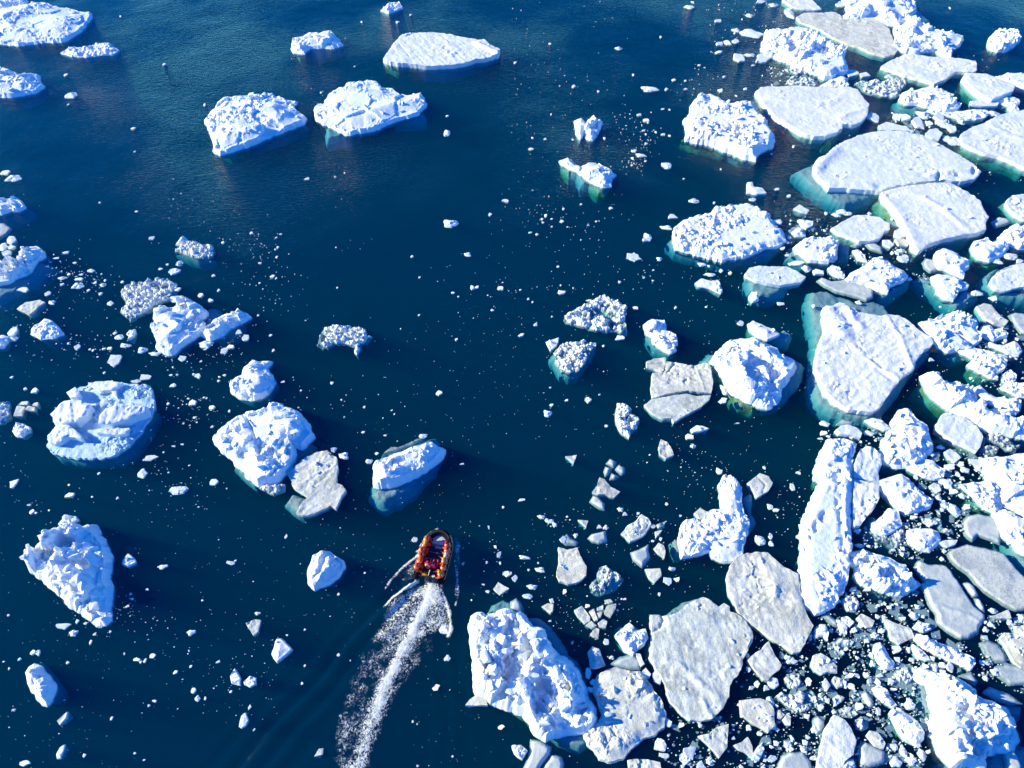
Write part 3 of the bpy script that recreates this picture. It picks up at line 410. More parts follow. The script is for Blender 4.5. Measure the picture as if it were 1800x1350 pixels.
F('rough','10',.4,"-40 1010 0 1000 40 1000 45 1040 10 1080 -40 1080","white lump on the left edge, left of the tent-shaped chunk",b=2)
F('slush','10',.28,"840 830 880 790 885 760 850 720 850 680 900 640 960 620 1030 600 1110 595 1180 605 1235 635 1235 680 1220 720 1190 750 1130 770 1080 790 1060 820 1000 850 950 870 910 888 870 860","cauliflower-like slush floe speckled dark on its left","cauliflower slush floe",tone='w')
F('berg','10',1.0,"1055 910 1090 880 1080 820 1130 800 1220 795 1250 760 1300 735 1350 755 1420 810 1430 830 1420 850 1370 870 1410 900 1400 960 1330 1010 1250 1060 1190 1110 1150 1100 1100 1070 1095 1010 1080 960","jumbled white berg with a raised slab, touching the cauliflower slush floe","jumbled berg",b=14,r=[(.6,.7,"1260 790 1340 790 1400 830")],s=[(.2,'b',"1100 960 1250 1070 1400 960 1420 900 1300 900")])
F('berg','10',.9,"1410 970 1440 950 1480 930 1510 870 1560 850 1650 840 1670 820 1700 830 1740 860 1680 890 1600 930 1530 990 1470 1010 1430 990","tilted blue-white berg with a flat facet, right of the jumbled berg","facet berg",b=5,s=[(.35,'b',"1440 800 1500 780 1580 850 1700 900 1680 960 1620 990 1520 1020 1420 990 1410 900")])
F('slush','10',.35,"1225 405 1270 365 1330 345 1390 340 1440 355 1490 365 1503 410 1490 440 1440 455 1380 455 1300 430","cream rubble floe like a loaf, left of centre top","loaf-like rubble floe",tone='w',s=[(.2,'b',"1220 410 1300 440 1380 465 1440 468 1500 445 1440 440 1300 410")])
F('berg','10',.5,"1235 355 1280 300 1315 335 1270 350","little white triangle leaning on the loaf-like rubble floe")
F('rough','10',.4,"905 1000 880 980 905 955 940 950 940 985 920 1010 890 1022","ragged crumb cluster below the cauliflower slush floe",b=1)
F('slush','11',.4,"425 1060 445 1010 460 960 490 935 560 925 640 930 700 928 770 960 780 1000 815 1010 770 1045 735 1060 735 1100 710 1140 690 1120 690 1070 640 1060 590 1055 540 1060 500 1085","bubbly clump of rubble with a hanging tail, alone in centre left water","tailed rubble clump",tone='w')
F('berg','P',1.0,"405 668 412 660 425 655 430 640 442 630 455 633 472 632 462 642 472 655 478 668 470 682 455 692 440 695 420 692 408 683","blue shaded small berg with white crest, above the slab with the long crack","blue small berg",b=6,s=[(.35,'b',"415 690 440 700 470 690 485 668 470 645 460 660 455 680")])
F('rough','20',.30,"330 440 330 350 390 280 355 215 400 165 450 120 510 105 475 60 530 20 600 0 640 -20 760 -25 860 -15 960 -5 1050 5 1075 40 1080 100 1075 160 1050 220 1020 270 980 340 930 390 870 460 800 500 700 510 580 510 470 500 390 480 350 460","big blue iceberg with leaning slabs on a scalloped base, left side","leaning-slab iceberg",mat="wetblue",slabs=[(1.15,"355 210 450 120 560 115 640 150 610 220 540 270 440 280 390 260",.15,'lit slab'),(1.25,"700 290 710 230 750 180 850 150 960 130 1030 150 1030 190 960 220 860 260 780 280",-.3,'long leaning slab'),(.9,"335 360 400 290 490 290 560 350 580 385 480 370 400 420 350 410",.1,'wedge slab'),(.75,"690 350 800 310 910 305 900 345 800 355",-.1,'low slab'),(1.0,"470 60 530 20 555 60 550 100 500 100",.1,'cube-like block'),(.7,"620 -10 760 -22 860 -10 800 40 700 50",.0,'back slab'),(.6,"780 40 815 30 820 90 790 70",.0,'fin')],b=8,s=[(.4,'b',"330 430 390 500 580 530 800 520 900 470 1010 340 1090 180 1050 180 900 380 700 480 450 470")])
F('berg','21',1.3,"-305 340 -240 280 -140 210 -70 190 0 190 60 180 90 130 150 125 200 165 265 175 330 250 370 340 310 405 245 390 245 480 200 570 130 640 60 650 0 660 -40 620 -110 540 -200 460 -280 380","white slab with one long dark crack and a blue rubble side, left centre","slab with the long crack",b=16,r=[(-.3,.14,"-90 190 -20 330 10 420 30 500"),(.3,.8,"100 150 200 200 280 240"),(.35,.8,"50 480 150 420 230 300")],p=[(.5,-80,470,60,40)],s=[(.35,'b',"-170 575 -120 530 0 670 -10 720 -80 660"),(.5,'b',"235 430 300 405 370 390 410 410 330 520 200 600 220 500")],mix=1)
F('slush','21',.12,"20 720 80 685 200 700 190 740 120 770","small cream slush foot under the slab with the long crack",tone='w')
F('flat','21',.4,"215 620 260 580 340 520 430 470 500 465 560 510 575 570 565 640 560 690 610 710 630 740 590 800 560 870 520 850 460 880 400 910 330 920 280 900 320 830 360 790 260 720 240 660","cream floe half in blue shadow with a ragged lower end, beside the cracked slab","half-shaded floe",tone='d',b=6,s=[(.12,'b',"190 830 250 750 350 780 320 920 270 900")])
F('berg','21',1.4,"845 545 900 510 1000 470 1060 455 1140 420 1210 400 1250 420 1298 440 1280 480 1220 530 1130 590 1050 630 990 650 920 670 845 675","bar-shaped white iceberg glowing turquoise below water, above the boat","bar-shaped iceberg",b=10,r=[(.3,.5,"850 560 920 640 980 640"),(.25,.5,"880 540 1050 480 1230 430")],s=[(.45,'b',"785 780 810 680 805 600 850 520 930 430 1000 430 1150 360 1250 345 1290 380 1305 500 1260 590 1170 670 1080 770 1000 820 890 855 830 840"),(.25,'b',"800 760 880 700 1060 690 1000 800 900 840 830 820"),(.1,'b',"850 500 940 425 1000 430 1150 352 1210 360 1100 430 950 480")],mix=1)
F('rough','21',.9,"350 1290 380 1230 400 1185 450 1160 490 1155 540 1190 590 1220 605 1260 560 1320 500 1370 430 1390 400 1400 365 1370","small fluted berg striped blue and white, left of the boat","fluted small berg",b=4,r=[(.4,.25,"400 1200 380 1330 400 1380"),(.4,.25,"460 1170 430 1290 430 1370"),(.4,.25,"520 1220 470 1320 460 1360")],s=[(.3,'b',"560 1200 612 1262 570 1330 500 1375 590 1260")])
F('berg','20',1.45,"185 1190 240 1150 235 1110 290 1060 370 1010 440 1000 500 985 540 1000 620 985 650 1050 710 1130 720 1200 715 1350 725 1400 715 1540 715 1630 670 1650 610 1590 530 1550 480 1490 400 1420 320 1362 275 1320 230 1290 195 1240","large wedge-shaped iceberg with blue hollows and a straight shaded right wall, lower left","wedge iceberg",b=16,r=[(1.0,.9,"240 1200 330 1090 480 1010 620 1010"),(.8,.7,"380 1130 420 1250 520 1350 680 1420"),(.5,.8,"240 1240 350 1350 500 1470")],p=[(.9,460,1110,70,60),(.8,340,1210,60,60),(.5,560,1450,60,30)])
F('rough','20',.35,"400 965 450 910 520 920 540 940 500 970 430 990","small pale crumb heap just above the wedge iceberg",b=3)
F('slush','20',.25,"-40 130 0 125 50 105 60 140 65 210 40 250 0 270 -40 260","cream grainy floe on the left edge, left of the leaning-slab iceberg","left-edge grainy floe",tone='w')
for _p,_l in (("95 220 120 150 175 155 155 220","largest of the four broken plates by the left-edge grainy floe"),
  ("180 180 195 150 245 160 240 185","right one of the four broken plates by the left-edge grainy floe"),
  ("125 140 150 120 195 118 190 140","upper one of the four broken plates by the left-edge grainy floe"),
  ("225 145 240 128 268 126 262 150","smallest of the four broken plates by the left-edge grainy floe")):
    F('flat','20',.18,_p,_l,'',tone='d',g='broken plates by the left edge')
F('rough','20',.4,"75 310 110 262 150 265 195 290 195 320 145 355 100 345","knobbly white lump below the four broken plates",b=3)
F('rough','20',.4,"850 1245 860 1215 890 1180 935 1220 940 1240 890 1262","small blue shaded lump right of the wedge iceberg",b=3)
F('berg','30',1.0,"178 660 205 630 250 650 290 700 345 780 330 820 300 880 255 830 220 770 195 720","glaring white slanted block with blue back, bottom left","glaring white block",s=[(.3,'b',"220 630 250 590 300 640 340 690 400 770 380 830 330 870 345 790 280 690"),(.25,'b',"185 700 250 870 300 885 250 820")])
F('flat','30',.25,"400 1020 470 955 465 1000 415 1048","small clean parallelogram chip below the glaring white block",tone='d')
F('rough','30',.25,"390 1250 410 1205 445 1185 430 1230 415 1275 395 1275","small pale pear-shaped chip near the bottom left")
F('rough','30',.3,"1615 700 1640 650 1675 710 1675 760 1625 745","small pale fin of ice, left of the wake","small pale fin")
F('rough','30',.25,"1710 740 1750 705 1790 715 1790 755 1750 775 1715 755","grainy small lump touching the small pale fin's right")
F('rough','30',.3,"1675 1050 1690 980 1715 960 1735 1010 1715 1050 1690 1062","small white spindle below the small pale fin")
F('rough','31',.5,"105 540 140 440 165 440 240 510 180 560 140 595","small pinkish-white spiky piece left of the wake","spiky piece by the wake",b=1)
F('flat','30',.2,"1725 335 1790 305 1830 310 1810 390 1780 418","small white arrowhead chip above the spiky piece",tone='d')
F('flat','31',.2,"1668 90 1700 45 1775 90 1710 132","clean grey diamond chip above the craggy iceberg",tone='d')
F('flat','31',.2,"408 1270 440 1215 470 1210 465 1255","small grey chip left of the wake near the bottom edge",tone='d')
# ---- lower right brash field
BF = "in the lower right brash"
F('rough','33',.35,"535 165 570 140 620 150 645 190 620 240 575 235 545 200","fuzzy white lump just right of the long raft's lower end",b=3,tone='d')
F('flat','33',.25,"625 300 660 265 750 315 730 360 690 365","pale grey plate left of the kite-like chip "+BF,tone='d')
F('rough','33',.25,"525 290 560 282 610 320 580 350 535 320","small lump above the pale grey plate "+BF)
F('grey','33',.08,"370 260 440 275 490 320 500 360 460 350 410 310","thin dark grey flake at the foot of the long raft "+BF)
F('rough','33',.25,"500 335 525 315 560 355 555 400 520 395","white wedge below the dark grey flake "+BF)
F('rough','33',.4,"340 380 380 335 415 335 430 390 425 445 400 410 350 415","white crown-shaped lump beside the mottled floe's lower right",'',b=3)
F('flat','33',.25,"805 290 870 320 1000 370 1028 430 920 480 870 450 850 380","kite-like grey chip left of the smooth grey leaf","kite-like chip",tone='d')
F('berg','33',.6,"765 540 770 490 800 475 830 520 850 560 890 600 880 635 840 640 800 600","slim white tooth with blue base, below the kite-like chip","slim tooth",s=[(.2,'b',"755 520 770 580 830 640 800 600")])
F('rough','33',.3,"1020 510 1030 480 1080 510 1130 560 1150 590 1110 590 1060 570","stubby white finger right of the slim tooth",b=2)
F('rough','33',.35,"1030 360 1070 320 1140 330 1150 370 1100 385","white lump left of the smooth grey leaf's lower end",b=2)
F('rough','33',.6,"1045 430 1070 405 1140 420 1200 460 1260 480 1330 500 1400 540 1470 570 1470 610 1440 645 1380 610 1280 570 1200 530 1120 490","long knobbly white log of ice under the smooth grey leaf","knobbly ice log",b=12,s=[(.12,'b',"1150 510 1280 580 1400 630 1440 650 1300 600 1180 540")])
F('flat','33',.3,"1570 285 1690 235 1708 300 1630 300","white arrow plate right of the smooth grey leaf",tone='d')
F('rough','33',.35,"1640 440 1680 400 1760 400 1740 350 1870 340 1870 650 1790 640 1740 600 1700 540 1680 490","pale rough floe cut by the right edge, right of the knobbly ice log","right-edge rough floe",tone='d',b=6,amp=.5)
F('grey','33',.06,"1490 470 1550 450 1620 480 1680 560 1680 610 1600 610 1530 560","dark grey thin sheet left of the right-edge rough floe")
F('grey','33',.06,"1590 640 1680 610 1790 640 1870 700 1870 760 1700 770 1620 710","mottled thin sheet below the right-edge rough floe")
F('grey','33',.05,"1510 820 1560 780 1700 830 1797 900 1700 905 1600 870","thin grey sheet against the upper right flank of the bottom corner iceberg")
F('slush','33',.15,"885 690 910 655 970 640 1030 690 1030 750 980 770 930 760","round patch of glued crumbs left of the bottom corner iceberg",tone='l')
F('rough','33',.3,"315 630 330 560 380 540 420 560 490 630 490 675 420 670 380 685 340 665","grey speckled plate below the mottled floe","grey speckled plate",tone='d',b=4,amp=.5)
F('rough','33',.3,"10 740 35 708 70 720 78 760 50 785 20 775","small white lump right of the grey diamond floe",b=1)
F('slush','33',.2,"120 720 150 685 220 680 245 740 200 800 150 780","upper crumb raft above the wide crumb raft",tone='w')
F('slush','33',.22,"60 850 100 820 170 830 240 790 310 790 350 850 345 920 260 950 200 960 140 910","wide raft of glued crumbs, right of the crumb-edged plate","wide crumb raft",tone='w')
F('flat','33',.3,"390 760 405 720 440 770 415 805","small leaning shard right of the upper crumb raft")
F('rough','33',.3,"455 740 480 705 525 720 525 770 490 775","small rounded lump above the smooth white tongue "+BF,tone='d')
F('rough','33',.25,"465 860 500 835 540 850 520 880 480 885","small grey-white button below the rounded lump "+BF,tone='d')
F('grey','33',.2,"650 830 690 800 740 870 750 920 710 930 670 880","grey oval plate left of the striped curl "+BF)
F('rough','33',.4,"750 790 790 770 850 800 860 840 915 900 890 915 820 880 780 840","white striped curl of ice left of the bottom corner iceberg",b=3)
F('berg','33',.6,"880 970 900 945 960 955 1040 1010 1095 1090 1090 1130 1030 1165 980 1140 930 1070","bright white block with a blue stripe and green side, left of the bottom corner iceberg","blue-striped block",b=3,s=[(.2,'o',"860 970 900 1060 970 1150 950 1080 890 970")])
F('rough','33',.3,"970 900 1000 865 1045 900 1030 925 990 930","small white lump above the blue-striped block",b=1)
F('flat','33',.25,"65 945 85 940 115 975 90 1005 70 1000","small pale shard below the wide crumb raft",tone='d')
F('flat','33',.25,"105 1010 135 970 160 990 155 1050 130 1045","second pale shard below the wide crumb raft, nearer the grey egg plate",tone='d')
F('grey','33',.18,"315 1000 350 980 400 1010 400 1060 360 1120 325 1060","grey egg-shaped plate left of the smooth white tongue","grey egg plate")
F('flat','33',.45,"345 1350 380 1200 400 1090 470 975 540 1010 590 1080 620 1160 600 1260 540 1300 510 1400 340 1420","smooth white tongue rising from the bottom edge in the lower right","smooth white tongue",amp=1.5,s=[(.15,'b',"610 1100 640 1180 610 1290 540 1340 600 1240")])
F('grey','33',.2,"60 1350 100 1260 150 1235 250 1235 300 1300 320 1400 60 1400","grey round-topped plate on the bottom edge, left of the smooth white tongue")
F('rough','33',.3,"700 1120 730 1090 780 1100 830 1170 820 1210 760 1190","grey rubbly lump above the grey plate right of the smooth white tongue",tone='d',b=2)
F('grey','33',.2,"635 1190 680 1160 760 1200 825 1230 825 1320 720 1345 650 1330 640 1250","grey plate on the bottom edge, right of the smooth white tongue","grey bottom plate")
F('slush','33',.15,"620 1020 660 990 700 1010 710 1060 660 1085 625 1070","little raft of crumbs right of the smooth white tongue's tip",tone='w')
F('slush','33',.15,"450 470 500 430 570 450 590 490 530 510 540 550 480 560","raft of crumbs below the white wedge "+BF,tone='w')
F('slush','33',.15,"490 940 540 925 610 930 640 970 580 990 510 980","raft of crumbs at the smooth white tongue's tip",tone='w')
F('rough','33',.3,"520 1350 550 1300 600 1290 620 1330 590 1390 520 1390","bluish lump on the bottom edge, touching the smooth white tongue",b=1)
F('grey','33',.05,"1340 700 1430 670 1480 740 1460 770 1400 730","dark thin flake above the bottom corner iceberg")
F('berg','33',1.5,"1080 690 1120 665 1190 695 1270 705 1340 720 1400 740 1460 790 1500 850 1580 890 1650 920 1690 960 1725 1020 1770 1090 1780 1130 1740 1170 1650 1190 1560 1195 1540 1240 1530 1305 1440 1290 1330 1290 1270 1220 1240 1130 1215 1040 1230 960 1200 900 1200 830 1180 740","big many-ridged white iceberg in the bottom right corner","bottom corner iceberg",b=34,r=[(.8,1.0,"1250 1000 1260 1120 1330 1240 1440 1270"),(.7,.6,"1250 740 1330 850 1500 920 1650 1000"),(.3,.5,"1300 1020 1450 1030 1600 1040")],p=[(.6,1480,1190,80,60),(.5,1290,800,30,40),(.5,1440,830,70,30)],s=[(.1,'b',"970 665 1060 660 1190 720 1220 900 1230 1040 1270 1270 1200 1160 1120 1000 1060 900 1030 800"),(.35,'b',"1540 1200 1750 1170 1880 1190 1880 1420 1250 1420 1230 1310 1500 1310"),(.3,'b',"1600 880 1800 900 1800 1000 1720 1000")])
F('grey','33',.1,"1650 1240 1690 1190 1740 1230 1790 1330 1800 1420 1700 1420","grey-blue sheet on the bottom edge below the bottom corner iceberg")

# ---- chunks: cx cy w h, in crop pixels
CH = {
'00':"497 668 68 34 460 530 40 20 935 905 34 20 480 735 20 16 845 115 18 14 1155 455 28 16 37 1218 76 38 98 1250 80 40 1437 738 24 22 945 1066 16 12",
'01':"1085 107 30 14 1340 935 50 40 1340 817 28 14 740 155 18 12 555 1245 26 14 357 1257 36 22 690 468 14 12 995 158 34 12 622 1214 14 12 455 650 16 14",
'02':"970 627 104 40 745 340 50 22 1245 52 62 24 1270 17 28 14 1445 150 60 20 1670 110 52 28 1745 18 72 22 1570 213 62 20 1675 235 132 56 1455 312 62 24 1510 305 50 42 1565 295 50 32 1450 370 50 22 1580 410 86 56 1665 388 62 22 1760 420 110 60 1090 1165 60 42 940 850 50 28 892 808 32 20 1085 630 30 18 1135 563 38 16 1215 568 20 14 1215 628 32 14 605 645 28 20 432 608 34 20 850 527 24 16 1043 263 28 18 20 443 30 16 265 308 30 14 132 1048 52 16 230 978 22 18 142 970 20 14 1465 640 42 30 1575 675 22 18 1637 625 24 20 1690 460 26 12 425 980 24 14 275 803 14 14 855 1062 38 24 905 1092 62 28 845 1113 28 20 840 1163 28 16 943 1012 32 16 1010 928 24 16 1060 945 30 20 1105 955 26 14 1055 768 38 12 1105 772 20 14 1205 1255 14 12 1465 1190 16 14 1750 345 24 16",
'03':"150 95 70 56 505 38 72 34 40 38 72 20 1570 795 90 30 905 825 70 40 960 830 70 56 1045 865 92 80 1090 810 90 48 1130 870 50 40 1200 830 80 50 1230 870 80 66 1290 910 70 70 1350 850 40 44 1290 990 80 60 850 540 66 24 740 830 90 56 180 1030 26 16 25 1082 20 14 60 1330 44 20 1275 57 16 12",
'10':"22 385 60 50 45 435 60 36 85 395 56 36 1225 558 76 46 1262 500 46 34 1130 540 42 16 1175 508 32 16 1065 325 46 24 465 425 42 22 395 463 42 16 435 602 60 20 485 578 38 20 555 615 72 24 550 655 62 40 640 552 46 22 670 635 32 22 720 650 42 24 625 690 32 16 570 578 32 16 440 650 28 22 705 718 32 26 332 717 40 34 165 685 90 36 365 773 46 28 775 780 38 32 860 630 32 16 835 1015 52 30 810 990 38 20 880 1077 82 26 1000 1110 70 38 1085 1135 62 26 545 1090 42 36 770 1100 40 26 728 1103 36 18 655 1110 26 18 632 1103 24 16 805 1185 68 86 1280 1170 42 42 1575 1115 60 50 1620 1090 60 40 1440 1070 76 52 1675 985 54 42 1720 1025 52 48 1480 765 42 30 1415 728 42 30 1535 692 30 28 1500 588 36 20 1245 750 84 40 1250 685 40 30 1025 1300 90 46 1390 1290 46 40 1360 1280 32 20 1245 1285 30 20 1200 1285 26 16 1535 1325 32 20 1540 1297 32 14 1575 1285 26 18 735 1268 28 16 1410 1188 22 16 82 1300 24 18 525 497 32 14 1565 355 38 18 1765 290 42 22 700 75 22 14 955 137 32 16 85 1028 60 32 960 1330 70 20",
'11':"1365 222 108 56 1485 437 42 34 1095 452 28 16 1520 670 34 30 1550 668 30 26 1715 678 50 38 1380 708 34 20 1420 733 22 14 1660 830 32 16 1405 1037 32 22 1750 62 58 24 1645 158 32 26 115 592 36 26 142 606 18 22 105 1005 32 20 122 1113 32 28 15 865 22 16 535 1340 32 22 188 1332 30 18 572 672 16 14 1147 600 24 16 1143 865 22 16 155 388 22 16 143 320 20 16 175 295 16 14 30 498 22 16",
'12':"1275 60 66 32 1120 172 82 40 1080 248 72 32 950 310 60 36 945 335 72 30 845 460 72 60 885 468 46 26 855 432 26 16 1035 470 42 26 1335 508 52 30 1383 520 24 16 1465 552 36 26 1530 572 36 26 1420 75 22 18 1690 55 52 20 350 708 62 36 755 633 36 22 760 1025 68 46 640 1082 26 20 865 815 46 28 1605 922 52 36 1148 812 22 26 1362 806 22 12 65 1005 42 24 165 930 26 32 280 875 22 16 540 760 42 20 695 115 36 18 348 205 40 22 362 118 22 20 235 168 30 30 210 190 30 20 218 215 30 18 280 188 24 12 278 243 16 16 125 285 38 16 175 298 34 14 590 207 24 14 323 522 26 18 60 687 22 14 145 773 18 16 113 750 18 22 990 548 20 14 925 600 16 18 1390 580 70 26 483 86 22 14 430 675 20 14",
'13':"1700 450 90 50 1600 480 70 42 1765 490 52 28 715 152 40 20 510 140 60 36 145 28 30 22 480 160 50 30 560 150 60 24 60 210 60 40 230 205 40 24 105 395 40 26 395 270 24 18 950 470 70 56 930 410 60 22 960 450 46 26 265 535 60 50 350 565 60 44 210 500 120 40 465 400 40 24 440 480 50 24 1460 708 70 30 1585 750 70 40 1210 805 24 14 1140 1178 50 28 90 785 60 26 320 800 34 28 635 775 38 28 95 395 30 20",
'20':"1260 745 106 52 1000 625 56 66 100 700 70 72 1510 690 64 50 495 780 76 36 1055 520 100 44 230 892 32 36 345 883 22 16 485 705 28 18 825 800 32 26 1140 1280 66 32 1620 1255 50 26 1652 1237 20 16 1355 130 42 46 1495 165 46 30 1320 100 28 16 1183 137 26 20 1220 433 28 14 248 45 36 40 180 32 42 22 1215 8 38 30 697 625 28 20 1610 185 22 22 1370 232 38 16 1488 297 22 20 1328 570 22 12 1150 475 20 12 1430 95 24 18 1450 95 20 16 1060 320 22 10 1280 420 24 14",
'21':"615 500 60 56 545 460 40 40 795 540 40 40 850 485 38 22 755 335 38 18 1175 362 50 40 1110 1090 46 40 1680 1140 28 32 1705 1195 36 50 1620 1252 24 28 1735 862 28 24 1445 558 32 16 1285 62 48 36 762 158 28 18 600 108 20 14 315 42 22 14 952 182 20 12 620 230 16 16 212 1065 24 38 765 1323 22 16 1635 1003 16 30 1715 1253 22 24 1452 1258 20 32 1765 1330 60 44",
'22':"1245 370 46 46 1270 432 36 30 1480 115 60 50 1490 40 50 70 1740 1095 80 60 1770 585 32 26 1455 615 50 56 250 205 60 50 280 145 42 22 535 110 42 46 660 292 34 22 382 112 28 20 615 72 28 14 270 22 22 12 70 812 52 26 205 930 42 28 265 960 60 32 300 985 36 32 790 910 42 36 760 878 32 32 885 905 32 20 1085 838 30 26 610 1000 46 36 660 1005 36 36 965 495 20 16 195 1300 60 42 185 1255 22 20 118 1302 24 18 90 1215 70 30 1125 1295 42 32 1580 273 32 12 990 1000 32 32 1045 1085 32 26 985 1100 32 20 360 1090 50 50 445 1060 30 36 240 950 30 26",
'23':"165 720 36 56 15 860 46 50 60 885 46 26 210 620 40 26 395 275 60 40 15 1070 30 50 210 1070 36 42 235 1000 30 42 20 1115 30 36 705 342 60 36 390 345 60 36 365 380 40 18 1275 580 80 44 1175 720 60 40 1250 690 80 56 1260 720 60 42 1300 880 80 90 1235 840 60 46 1130 970 76 56 1210 440 50 26 1280 520 70 40 1365 780 50 48 1195 795 50 30 1300 755 60 46 1020 935 50 30 985 890 42 30 1390 860 60 40 625 1030 46 34 640 1130 60 30 1700 1110 40 30 1450 550 70 50 1480 590 60 40 1380 600 50 40 1350 560 50 36",
'30':"440 355 100 46 515 405 46 40 500 212 34 30 235 540 40 32 270 540 36 46 140 587 28 24 478 612 32 20 185 1315 76 42 595 1262 30 26 1340 400 56 42 965 590 42 26 990 605 28 28 1018 598 22 38 1078 565 46 36 1235 680 36 28 1338 640 26 28 1365 810 36 42 1387 862 32 42 1442 860 22 30 1085 880 38 20 1047 915 32 24 640 467 26 34 545 322 30 30 600 335 28 22 665 410 22 26 683 352 18 32 893 217 32 20 765 262 30 26 775 395 30 24 1035 97 32 18 918 128 28 20 945 1247 28 20 1010 1295 26 16 783 1005 24 36 1530 605 32 22 1755 925 26 36 1783 1083 18 32 1620 815 22 24 1423 175 26 14 1328 530 20 24 98 942 26 20 65 652 20 22 25 605 22 14 60 280 32 20 875 548 14 20",
'31':"1265 785 48 56 1345 580 42 46 1625 112 32 26 580 555 32 26 345 632 22 20 325 757 30 24 580 130 24 22 1725 1062 46 40 345 380 20 16 218 418 20 14 663 597 16 18 1513 172 18 16 1100 1025 16 22 1132 1043 18 18 1135 1337 32 22 1380 1268 22 18 1325 375 70 60 10 265 40 24",
'32':"370 115 32 42 110 145 76 32 140 80 56 36 20 20 42 50 1035 130 28 28 790 165 28 18 1160 30 50 42 1090 40 50 60 995 10 80 66 530 215 36 34 655 465 44 50 700 575 38 26 540 690 44 90 570 750 50 46 550 800 40 40 265 318 24 18 425 470 24 30 740 242 24 26 1040 1190 70 110 1065 1265 60 40 1240 1240 90 110 1215 1290 70 80 1390 1300 50 60 1320 1335 80 50 1660 660 30 40 1720 760 36 56 1680 790 44 30 1660 1070 30 50 1550 1140 30 30 1650 560 28 40 1100 1040 50 80 1190 1050 50 40 1780 790 50 50",
'33':"750 420 54 44 790 390 36 34 1020 280 64 56 945 305 58 32 1575 245 60 36 1790 300 50 56 170 600 76 46 285 740 42 66 1000 590 40 26 985 520 30 40 900 520 80 56 690 700 50 32 580 780 60 56 710 740 40 40 880 800 48 24 775 955 36 60 725 560 40 50 735 620 40 44 890 1205 44 40 950 1240 56 56 1000 1300 76 56 900 1310 80 70 1075 1255 56 80 250 1220 46 40 20 1290 76 52 640 920 66 56 1100 640 46 40 1165 645 46 56 1275 645 56 60 1220 630 40 46 20 960 46 60 30 1050 46 60 560 940 50 40 1200 1190 50 50 1160 1130 50 44 1150 1080 40 36 1040 1190 44 36 370 850 34 40 540 760 30 60 600 850 36 24 690 460 30 34 900 200 30 28 1050 220 44 30 770 210 30 24 1700 330 50 40 1530 380 40 36 1560 340 40 30 1530 720 40 40 1590 680 36 36 140 1190 44 70 170 1145 24 50 330 1080 50 60 10 880 50 60 620 700 40 30 580 700 40 30",
}
# ---- brash clusters: cx cy rx ry count max-size-px (photo pixels)
CL = """150 490 45 28 70 5  140 605 80 35 45 4  330 625 90 28 70 4  400 590 40 30 45 4  440 430 60 40 45 4  475 500 45 50 40 4
330 720 70 28 60 4  320 850 120 40 45 4  170 1075 45 28 45 5  215 1062 30 18 20 4  1120 240 50 40 70 4  1115 285 25 22 35 4  950 378 60 25 16 4
1330 40 80 60 50 5  1230 150 45 60 35 4  1100 480 80 40 30 4  920 510 60 20 16 3  970 915 45 15 14 5  1240 830 80 40 45 4  1390 900 45 90 45 5
1070 1080 40 30 30 4  1000 1060 90 60 50 4  1190 940 60 60 30 4  90 470 25 20 25 5  40 560 60 30 25 5  280 1100 120 60 60 4  420 1200 70 60 40 4
1010 400 60 30 25 4  600 700 120 60 40 4  100 900 90 60 25 4  600 1000 80 40 12 3  860 960 50 40 16 4"""
# dense brash fields: outline (photo px), count, max size px
BR = [("1370 1085 1440 1080 1500 1020 1610 1030 1660 1130 1740 1140 1790 1180 1610 1200 1640 1300 1620 1360 1340 1360 1330 1290 1380 1200 1370 1150",2600,8),
("1600 770 1680 790 1740 800 1740 870 1765 905 1690 960 1650 990 1560 980 1590 900",700,6),
("1730 1080 1810 1090 1810 1230 1720 1180",260,7),("1560 195 1700 200 1690 245 1600 250",130,5),("1690 610 1810 590 1810 690 1700 680",170,6),
("1440 760 1560 740 1560 810 1500 800",90,5),("1500 440 1620 420 1650 500 1440 490",150,5),("1380 380 1480 360 1460 470 1380 460",90,5),
("1330 120 1400 110 1480 150 1350 150",60,4),("1180 1230 1330 1260 1350 1360 1160 1360",230,7),("1300 1060 1360 1090 1380 1150 1310 1250 1200 1280 1330 1150",90,6),
("1500 930 1600 900 1650 960 1560 1010",170,5),("1700 560 1800 540 1800 600 1720 610",70,6),("1560 380 1660 440 1640 520 1600 440",90,5)]
